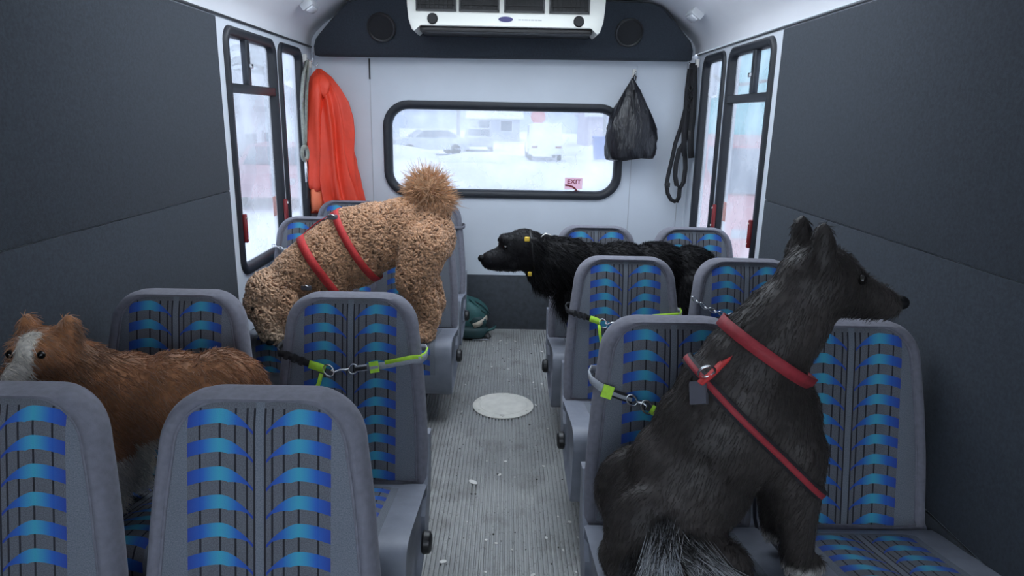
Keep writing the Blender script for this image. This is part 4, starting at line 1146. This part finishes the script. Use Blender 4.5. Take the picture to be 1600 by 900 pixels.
MB().rbox((1.055, 4.505, 1.04), (1.085, 4.53, 1.075), .006).build('buckle', M_blackp, t)
for zz in (1.70, 1.64, 1.58): MB().tube([(1.165, 4.50, zz), (1.15, 4.495, zz - .02), (1.165, 4.49, zz - .045), (1.18, 4.495, zz - .02)], .006, 6, closed=True).build('chain_link', M_blackp, t, angle=180)

# green backpack on the floor at the back
M_teal = mat('teal_green_nylon', (.030, .105, .105), .6, .25, 14, 40, .4, .008)
M_teald = mat('dark_teal_nylon', (.012, .042, .046), .6, .2, 20, 60, .3, .006)
bp = thing('backpack', (-.26, 4.44, 0), 'teal green backpack slumped on the floor against the rear wall', 'backpack')
def lump(c, r, e=.75, nu=28, nv=14, rot=0, wob=.03, seed=0):
    o = MB(); loops = []
    for i in range(1, nv):
        ph = -pi / 2 + pi * i / nv; l = []
        for k in range(nu):
            a = 2 * pi * k / nu; sg = lambda q: math.copysign(abs(q) ** e, q)
            f = 1 + wob * sin(4 * a + 3 * ph + seed) + wob * .6 * sin(7 * a - 5 * ph)
            p = Vector((r[0] * sg(cos(ph)) * sg(cos(a)) * f, r[1] * sg(cos(ph)) * sg(sin(a)) * f, r[2] * sg(sin(ph))))
            p = Matrix.Rotation(rot, 3, 'Y') @ p; l.append(Vector(c) + p)
        loops.append(l)
    return o.loft(loops)
lump((-.285, 4.46, .155), (.165, .115, .125), .7, rot=.30).build('main_compartment', M_teal, bp, angle=180)
lump((-.27, 4.405, .055), (.155, .085, .052), .7, rot=.05, seed=1).build('base_pocket', M_teald, bp, angle=180)
lump((-.21, 4.385, .135), (.085, .04, .045), .7, rot=.35, seed=2).build('side_pocket', M_teald, bp, angle=180)
MB().ribbon([(-.215, 4.335, .105), (-.18, 4.338, .118), (-.145, 4.36, .135), (-.125, 4.40, .15)], (0, .1, 1), .034, .006).build('tan_trim', mat('tan_patch', (.50, .44, .36), .7), bp, angle=180)
MB().ribbon([(-.245, 4.40, .275), (-.20, 4.38, .245), (-.155, 4.38, .20), (-.125, 4.40, .165)], (.3, 0, .6), .014, .004).build('zip', M_teal, bp, angle=180)
MB().ribbon([(-.205, 4.40, .262), (-.16, 4.40, .235), (-.12, 4.41, .19), (-.105, 4.42, .165)], (0, 1, 0), .014, .004).build('strap', M_teald, bp, angle=180)
MB().ribbon([(-.16, 4.36, .055), (-.12, 4.37, .062), (-.075, 4.385, .075), (-.062, 4.395, .088), (-.08, 4.40, .08)], (0, 0, 1), .016, .004).build('strap', M_teal, bp, angle=180)
MB().tube([(-.115, 4.365, .05), (-.10, 4.36, .025), (-.115, 4.355, .010), (-.135, 4.36, .03)], .009, 6, closed=True).build('buckle', M_blackp, bp, angle=180)
MB().ribbon([(-.22, 4.335, .008), (-.16, 4.34, .008), (-.11, 4.345, .008)], (0, 1, 0), .014, .004).build('strap', M_reflect, bp, angle=180)

# round floor access plate and litter
pl_ = thing('floor_plate', (-.003, 3.285, 0), 'round off-white access cover on the ribbed aisle floor', 'cover')
M_plate = mat('off_white_painted_steel', (.68, .66, .60), .5, .10, 18, 60, .1)
MB().lathe([(.0001, 0), (.160, 0), (.160, .004), (.154, .007), (.128, .0075), (.126, .006), (.122, .006), (.120, .0075), (.0001, .0075)], (-.003, 3.285, 0), 48).build('disc', M_plate, pl_, angle=30)
for k in range(6):
    a = k * pi / 3 + pi / 6
    MB().lathe([(.0001, 0), (.006, 0), (.005, .0025), (.0001, .003)], (-.003 + .142 * cos(a), 3.285 + .142 * sin(a), .0072), 10).build('screw', M_plate, pl_)
MB().rbox((-.02, 3.150, .0072), (.004, 3.158, .0082), .0004).build('finger_slot', M_blackp, pl_, smooth=False)
r2 = random.Random(5); mb = MB()
for i in range(60):
    x = r2.uniform(-.22, .28); y = r2.uniform(1.7, 4.45); s = r2.uniform(.002, .006) * (2.0 if r2.random() < .08 else 1); a = r2.uniform(0, pi); el_ = r2.uniform(1, 2.5)
    if (x + .003) ** 2 + (y - 3.285) ** 2 < .17 ** 2: continue
    q = [(x + s * (el_ * cos(t) * cos(a) - sin(t) * sin(a)), y + s * (el_ * cos(t) * sin(a) + sin(t) * cos(a)) * 1.3) for t in np.linspace(0, 2 * pi, 7, endpoint=False) + r2.random()]
    mb.loft([[(u, v, .0005) for u, v in q], [(u, v, .0022) for u, v in q]])
tag(mb.build('floor_litter', mat('pale_litter', (.66, .65, .62), .7, .2, 40), smooth=False), 'scattered pale crumbs and scraps on the ribbed aisle floor', 'litter', kind='stuff')
mb = MB()
for i in range(70):
    x = r2.uniform(-.24, .30); y = r2.uniform(1.7, 4.45); s = r2.uniform(.0015, .0045)
    if (x + .003) ** 2 + (y - 3.285) ** 2 < .17 ** 2: continue
    q = [(x + s * cos(t) * r2.uniform(.6, 1.4), y + s * sin(t) * r2.uniform(.6, 1.4)) for t in np.linspace(0, 2 * pi, 6, endpoint=False)]
    mb.loft([[(u, v, .0005) for u, v in q], [(u, v, .003) for u, v in q]])
tag(mb.build('floor_grit', mat('dark_grit', (.045, .04, .035), .8, .2, 40), smooth=False), 'dark grit and mud specks tracked onto the aisle floor', 'grit', kind='stuff')

# ------------------------------------------------------------------ the snowy street outside
M_snow = mat('snow', (.86, .88, .92), .8, .04, .4, 2.0, .4, .1)
GZ = -.75
mb = MB(); nx, ny = 60, 70
vs = []; fs = []
for j in range(ny + 1):
    for i in range(nx + 1):
        x = -60 + 120 * i / nx; y = -30 + 150 * j / ny
        h = 0
        if 4 < y: h = .12 * noise.noise((x * .25, y * .25, 0)) + .5 * max(0, noise.noise((x * .12, y * .10, 3))) * min(1, max(0, abs(x + 2) - 4) / 4)
        vs.append((x, y, GZ + h * (abs(x) > 2.2 or y > 7)))
for j in range(ny):
    for i in range(nx): a = j * (nx + 1) + i; fs.append((a, a + 1, a + nx + 2, a + nx + 1))
mb.add(vs, fs); struct(mb.build('ground', M_snow, angle=180))
# wooded hill far behind, blue with distance
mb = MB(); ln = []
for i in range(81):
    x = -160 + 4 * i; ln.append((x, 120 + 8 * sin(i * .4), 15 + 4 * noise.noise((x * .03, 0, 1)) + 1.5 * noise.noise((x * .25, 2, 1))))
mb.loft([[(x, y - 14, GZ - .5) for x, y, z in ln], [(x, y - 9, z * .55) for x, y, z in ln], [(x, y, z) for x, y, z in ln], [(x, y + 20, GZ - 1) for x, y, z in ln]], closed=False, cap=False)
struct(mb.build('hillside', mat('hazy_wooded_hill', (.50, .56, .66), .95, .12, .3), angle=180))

M_side = mat('white_siding', (.78, .80, .84), .7, .04, 2); M_roof = mat('grey_shingle_roof', (.36, .38, .42), .85, .12, 3)
M_dark = mat('dark_window_pane', (.16, .19, .24), .15, .1, 2)
def house(name, x0, x1, y0, y1, zt, zr, ridge, wallm, roofm, label, wins):
    t = thing(name, ((x0 + x1) / 2, (y0 + y1) / 2, GZ), label, 'house', 'houses along the street')
    w = MB(); w.box((x0, y0, GZ - .2), (x1, y1, zt))
    if ridge == 'Y': w.add([(x0, y0, zt), (x1, y0, zt), ((x0 + x1) / 2, y0, zr), (x0, y1, zt), (x1, y1, zt), ((x0 + x1) / 2, y1, zr)], [(0, 1, 2), (5, 4, 3), (0, 3, 4, 1), (1, 4, 5, 2), (2, 5, 3, 0)])
    else: w.add([(x0, y0, zt), (x0, y1, zt), (x0, (y0 + y1) / 2, zr), (x1, y0, zt), (x1, y1, zt), (x1, (y0 + y1) / 2, zr)], [(0, 1, 2), (5, 4, 3), (0, 3, 4, 1), (1, 4, 5, 2), (2, 5, 3, 0)])
    w.build('walls', wallm, t, smooth=False)
    for sg in (-1, 1):
        r = MB(); e = .35; th = .14
        if ridge == 'Y':
            xm = (x0 + x1) / 2; xe = x0 - e if sg < 0 else x1 + e; ze = zt - (zr - zt) * e / ((x1 - x0) / 2)
            r.loft([[(xe, y, ze), (xm, y, zr), (xm, y, zr + th), (xe, y, ze + th)] for y in (y0 - e, y1 + e)])
        else:
            ym = (y0 + y1) / 2; ye = y0 - e if sg < 0 else y1 + e; ze = zt - (zr - zt) * e / ((y1 - y0) / 2)
            r.loft([[(x, ye, ze), (x, ym, zr), (x, ym, zr + th), (x, ye, ze + th)] for x in (x0 - e, x1 + e)])
        r.build('roof_slope', roofm, t, smooth=False)
    for (face, c, z, ww, hh) in wins:
        if face == '-Y':
            f = MB().box((c - ww / 2 - .07, y0 - .05, z - .07), (c + ww / 2 + .07, y0, z + hh + .07)).build('window', M_side, t, smooth=False); MB().box((c - ww / 2, y0 - .06, z), (c + ww / 2, y0 - .04, z + hh)).build('pane', M_dark, f, smooth=False)
        else:
            X = x1 if face == '+X' else x0; s = 1 if face == '+X' else -1; a_, b_ = sorted((X, X + s * .05)); c_, d_ = sorted((X + s * .04, X + s * .06))
            f = MB().box((a_, c - ww / 2 - .07, z - .07), (b_, c + ww / 2 + .07, z + hh + .07)).build('window', M_side, t, smooth=False); MB().box((c_, c - ww / 2, z), (d_, c + ww / 2, z + hh)).build('pane', M_dark, f, smooth=False)
    return t
house('house', -12.5, -7.0, 14.0, 27.5, 1.62, 2.75, 'Y', M_side, M_roof, 'white house with grey roof seen through the left windows', [('+X', 18.6, .1, .8, .8), ('+X', 19.9, .1, .5, .8), ('+X', 23.5, .3, .8, .8), ('-Y', -9.5, .1, 1.2, .9)])
M_tealh = mat('teal_siding', (.09, .46, .48), .7, .05, 2)
house('house', 6.0, 12.0, 14.5, 24.0, 5.6, 7.2, 'Y', M_tealh, M_roof, 'teal house seen through the right window', [('-Y', 9.0, 1.4, 1.2, 1.2), ('-X', 20.5, 2.2, .9, 1.1)])
house('house', -17, -9, 48, 57, 1.6, 3.6, 'X', mat('pale_blue_siding', (.62, .68, .76), .7, .04, 2), mat('snowy_roof', (.82, .84, .88), .8, .04, 1), 'pale blue house far behind, at the left of the rear window', [('-Y', -15, .2, 1.2, 1.0), ('-Y', -11.5, .2, 1.2, 1.0)])
house('house', -3.5, 1.0, 62, 70, 1.4, 3.2, 'X', mat('grey_siding', (.52, .55, .62), .7, .04, 2), MATS['snowy_roof'], 'grey house with a snowy roof at the centre of the rear window', [('-Y', -2.2, .2, 1.0, .9), ('-Y', -.2, .2, 1.0, .9)])
house('house', 6, 13, 52, 60, 1.8, 4.2, 'X', mat('mauve_siding', (.60, .56, .64), .7, .04, 2), MATS['snowy_roof'], 'mauve-grey house far behind, at the right of the rear window', [('-Y', 8, .2, 1.2, 1.0), ('-Y', 11, .2, 1.2, 1.0)])

def car(loc, rz, paint, label, glassm=M_dark, van=False, s=1.0):
    t = thing('parked_car', loc, label, 'car', 'cars parked along the street'); t.rotation_euler.z = rz; t.scale = (s, s, s)
    o = Vector(loc)
    def B(m_, nm, mm, par=t, **k): m_.v = [tuple(Vector(v) + o) for v in m_.v]; ob = m_.build(nm, mm, par, **k); return ob
    hw = .88
    side = [(-2.1, .32), (-2.15, .62), (-2.05, .86), (-1.15, .98), (-.55, 1.42), (.95, 1.46), (1.75, 1.02), (2.12, .92), (2.15, .45), (2.1, .32)] if not van else \
           [(-2.4, .35), (-2.45, .75), (-2.35, 1.05), (-1.75, 1.15), (-1.35, 1.85), (2.35, 1.95), (2.45, 1.6), (2.45, .45), (2.4, .35)]
    loops = [[(x * .99, y * hw * f, z - (.02 if abs(y) == 1 else 0)) for x, z in side] for y, f in ((-1, .96), (-1, .985), (-1, 1.0))]
    w = []
    for yy, ins_ in ((-hw, .03), (-hw + .05, 0), (hw - .05, 0), (hw, .03)):
        w.append([(x, yy * (1 if z < 1 else .86), z) for x, z in side])
    B(MB().loft(w), 'bodywork', paint, angle=30)
    gz = [(-1.0, 1.0), (-.52, 1.36), (.88, 1.40), (1.5, 1.03)] if not van else [(-1.68, 1.18), (-1.32, 1.78), (-.2, 1.80), (-.2, 1.18)]
    for sy in (-1, 1): B(MB().loft([[(x, sy * hw * (.99 if z < 1.1 else .865), z) for x, z in gz], [(x, sy * hw * (1.0 if z < 1.1 else .875), z) for x, z in gz]]), 'side_glass', glassm, smooth=False)
    for (xa, za, xb, zb) in (((-1.12, 1.0, -.57, 1.40), (1.68, 1.05, .98, 1.44)) if not van else ((-1.76, 1.18, -1.38, 1.82),)):
        dx = -.02 if xa < 0 else .02
        B(MB().loft([[(xa + dx, -.72, za), (xa + dx, .72, za), (xb + dx, .66, zb), (xb + dx, -.66, zb)], [(xa, -.72, za), (xa, .72, za), (xb, .66, zb), (xb, -.66, zb)]]), 'windscreen', glassm, smooth=False)
    for xx in (-1.35, 1.35):
        for sy in (-1, 1): B(MB().lathe([(.0001, -.1), (.30, -.1), (.32, -.05), (.32, .05), (.30, .1), (.0001, .1)], (xx, sy * (hw - .1), .32), 18, 'Y'), 'wheel', M_shell)
    fx = -2.13 if not van else -2.43
    for sy in (-.62, .62):
        B(MB().rbox((fx - .03, sy - .16, .62), (fx + .06, sy + .16, .76), .03), 'headlamp', M_reflect)
        B(MB().rbox((-fx - .06, sy - .16, .66), (-fx + .03, sy + .16, .80), .03), 'tail_lamp', M_redp)
    return t
car((-5.7, 17.6, GZ), radians(92), mat('red_car_paint', (.50, .30, .34), .3, .05), 'dusty pink car parked in front of the white house outside')
car((4.15, 11.6, GZ + .02), radians(84), mat('rosy_car_paint', (.55, .20, .22), .35, .05), 'dull red van parked in front of the teal house outside', van=True)
car((1.9, 38, GZ), radians(-88), mat('white_car_paint', (.82, .83, .85), .3, .03), 'white van facing the rear window on the snowy street', van=True)
car((-4.6, 40, GZ), radians(20), mat('silver_car_paint', (.60, .63, .68), .3, .03), 'silver car half across the street behind the bus')
car((-2.0, 46, GZ), radians(95), mat('grey_car_paint', (.40, .43, .48), .3, .03), 'grey car parked beyond the silver car behind the bus')
# blue bin, sign, poles, snow banks
t = thing('street_bin', (5.0, 37, GZ), 'blue wheeled bin on the snow at the right of the rear window', 'bin')
MB().loft([[(5 + a * k, 37 + b_ * k, GZ + z) for a, b_ in ((-.42, -.42), (.42, -.42), (.42, .42), (-.42, .42))] for z, k in ((.08, .8), (1.2, 1.0))]).build('body', mat('blue_bin_plastic', (.10, .18, .50), .5), t, smooth=False)
MB().rbox((4.54, 36.52, GZ + 1.2), (5.46, 37.48, GZ + 1.3), .04).build('lid', MATS['blue_bin_plastic'], t)
t = thing('street_sign', (2.2, 52, GZ), 'round red street sign behind the white van outside', 'sign')
MB().tube([(2.2, 52, GZ), (2.2, 52, 2.0)], .05, 8).build('post', M_reflect, t)
MB().lathe([(.0001, 0), (.55, 0), (.55, .04), (.0001, .04)], (2.2, 51.9, 1.5), 20, 'Y').build('plate', mat('faded_red_sign', (.62, .16, .18), .5), t)
for (x, y, hgt, lab) in ((-3.2, 44, 5.5, 'grey utility pole left of the cars behind the bus'), (6.4, 46, 5.5, 'grey utility pole near the blue bin outside')):
    t = thing('utility_pole', (x, y, GZ), lab, 'pole', 'utility poles')
    MB().tube([(x, y, GZ), (x, y, hgt)], [.13, .10], 8).build('shaft', mat('weathered_pole', (.35, .35, .37), .8), t)
    MB().box((x - .9, y - .06, hgt - .6), (x + .9, y + .06, hgt - .45)).build('crossarm', MATS['weathered_pole'], t, smooth=False)
for (x, y, rx, ry, rz_, lab) in ((-7.2, 36, 3.4, 1.4, .75, 'long ploughed snow bank at the left of the rear window'), (-1.6, 34, 2.0, 1.1, .45, 'low snow bank at the centre of the rear window'), (5.5, 42, 3.2, 1.5, .6, 'rounded snow bank behind the blue bin'), (-4.0, 9.8, 1.2, 3.0, .5, 'snow bank beside the bus below the left windows')):
    m_ = lump((x, y, GZ), (rx, ry, rz_), 1.0, 32, 14, wob=.06, seed=x); tag(m_.build('snow_bank', M_snow, angle=180), lab, 'snow bank', 'ploughed snow banks')
M_needle = mat('frosted_conifer', (.25, .31, .34), .95, .3, 2)
def conifer(x, y, hgt, r, lab, seed):
    t = thing('conifer_tree', (x, y, GZ), lab, 'tree', 'snow-dusted conifers'); rr = random.Random(seed)
    MB().tube([(x, y, GZ), (x, y, GZ + hgt)], [.16, .03], 7).build('trunk', mat('bark', (.14, .12, .11), .9), t)
    m_ = MB(); n = 15
    for i in range(n):
        f = i / (n - 1); z = GZ + hgt * (.12 + .88 * f); L = r * (1 - f) + .12
        for k in range(11):
            a = 2 * pi * (k + rr.random() * .7) / 11 + i; l = L * rr.uniform(.75, 1.15); d = Vector((cos(a), sin(a), -.32)); s_ = Vector((-sin(a), cos(a), 0))
            p = Vector((x, y, z)); w_ = .22 * l + .08
            m_.add([p, p + d * l * .55 + s_ * w_, p + d * l, p + d * l * .55 - s_ * w_, p + d * l * .5 + Vector((0, 0, .12 + .1 * l))], [(0, 1, 4), (1, 2, 4), (2, 3, 4), (3, 0, 4), (0, 3, 2, 1)])
    m_.build('boughs', M_needle, t, smooth=False)
for q, (x, y, h_, r, lab) in enumerate(((-16.2, 29, 9.5, 2.2, 'tallest frosted conifer behind the white house outside'), (-11.4, 31, 8.0, 2.0, 'frosted conifer at the right end of the white house'), (-21.5, 31, 9.0, 2.2, 'frosted conifer far left behind the white house'),
                                      (-13.5, 38.5, 8.6, 2.0, 'frosted conifer beyond the white house towards the rear window'), (-18.8, 37, 10.5, 2.2, 'distant frosted conifer between its taller neighbours behind the house'))):
    conifer(x, y, h_, r, lab, q)
# service cable on the teal house
t = thing('service_cable', (5.6, 14.5, 2.2), 'dark drooping service cable in front of the teal house', 'cable')
MB().tube([(3.9, 14.3, 2.55), (4.3, 14.2, 2.25), (4.7, 14.2, 2.2), (5.3, 14.3, 2.3), (6.0, 14.45, 2.75)], .035, 6).build('wire', M_shell, t, angle=180)
MB().tube([(3.9, 14.3, GZ), (3.9, 14.3, 2.9)], .06, 8).build('post', MATS['weathered_pole'], t)
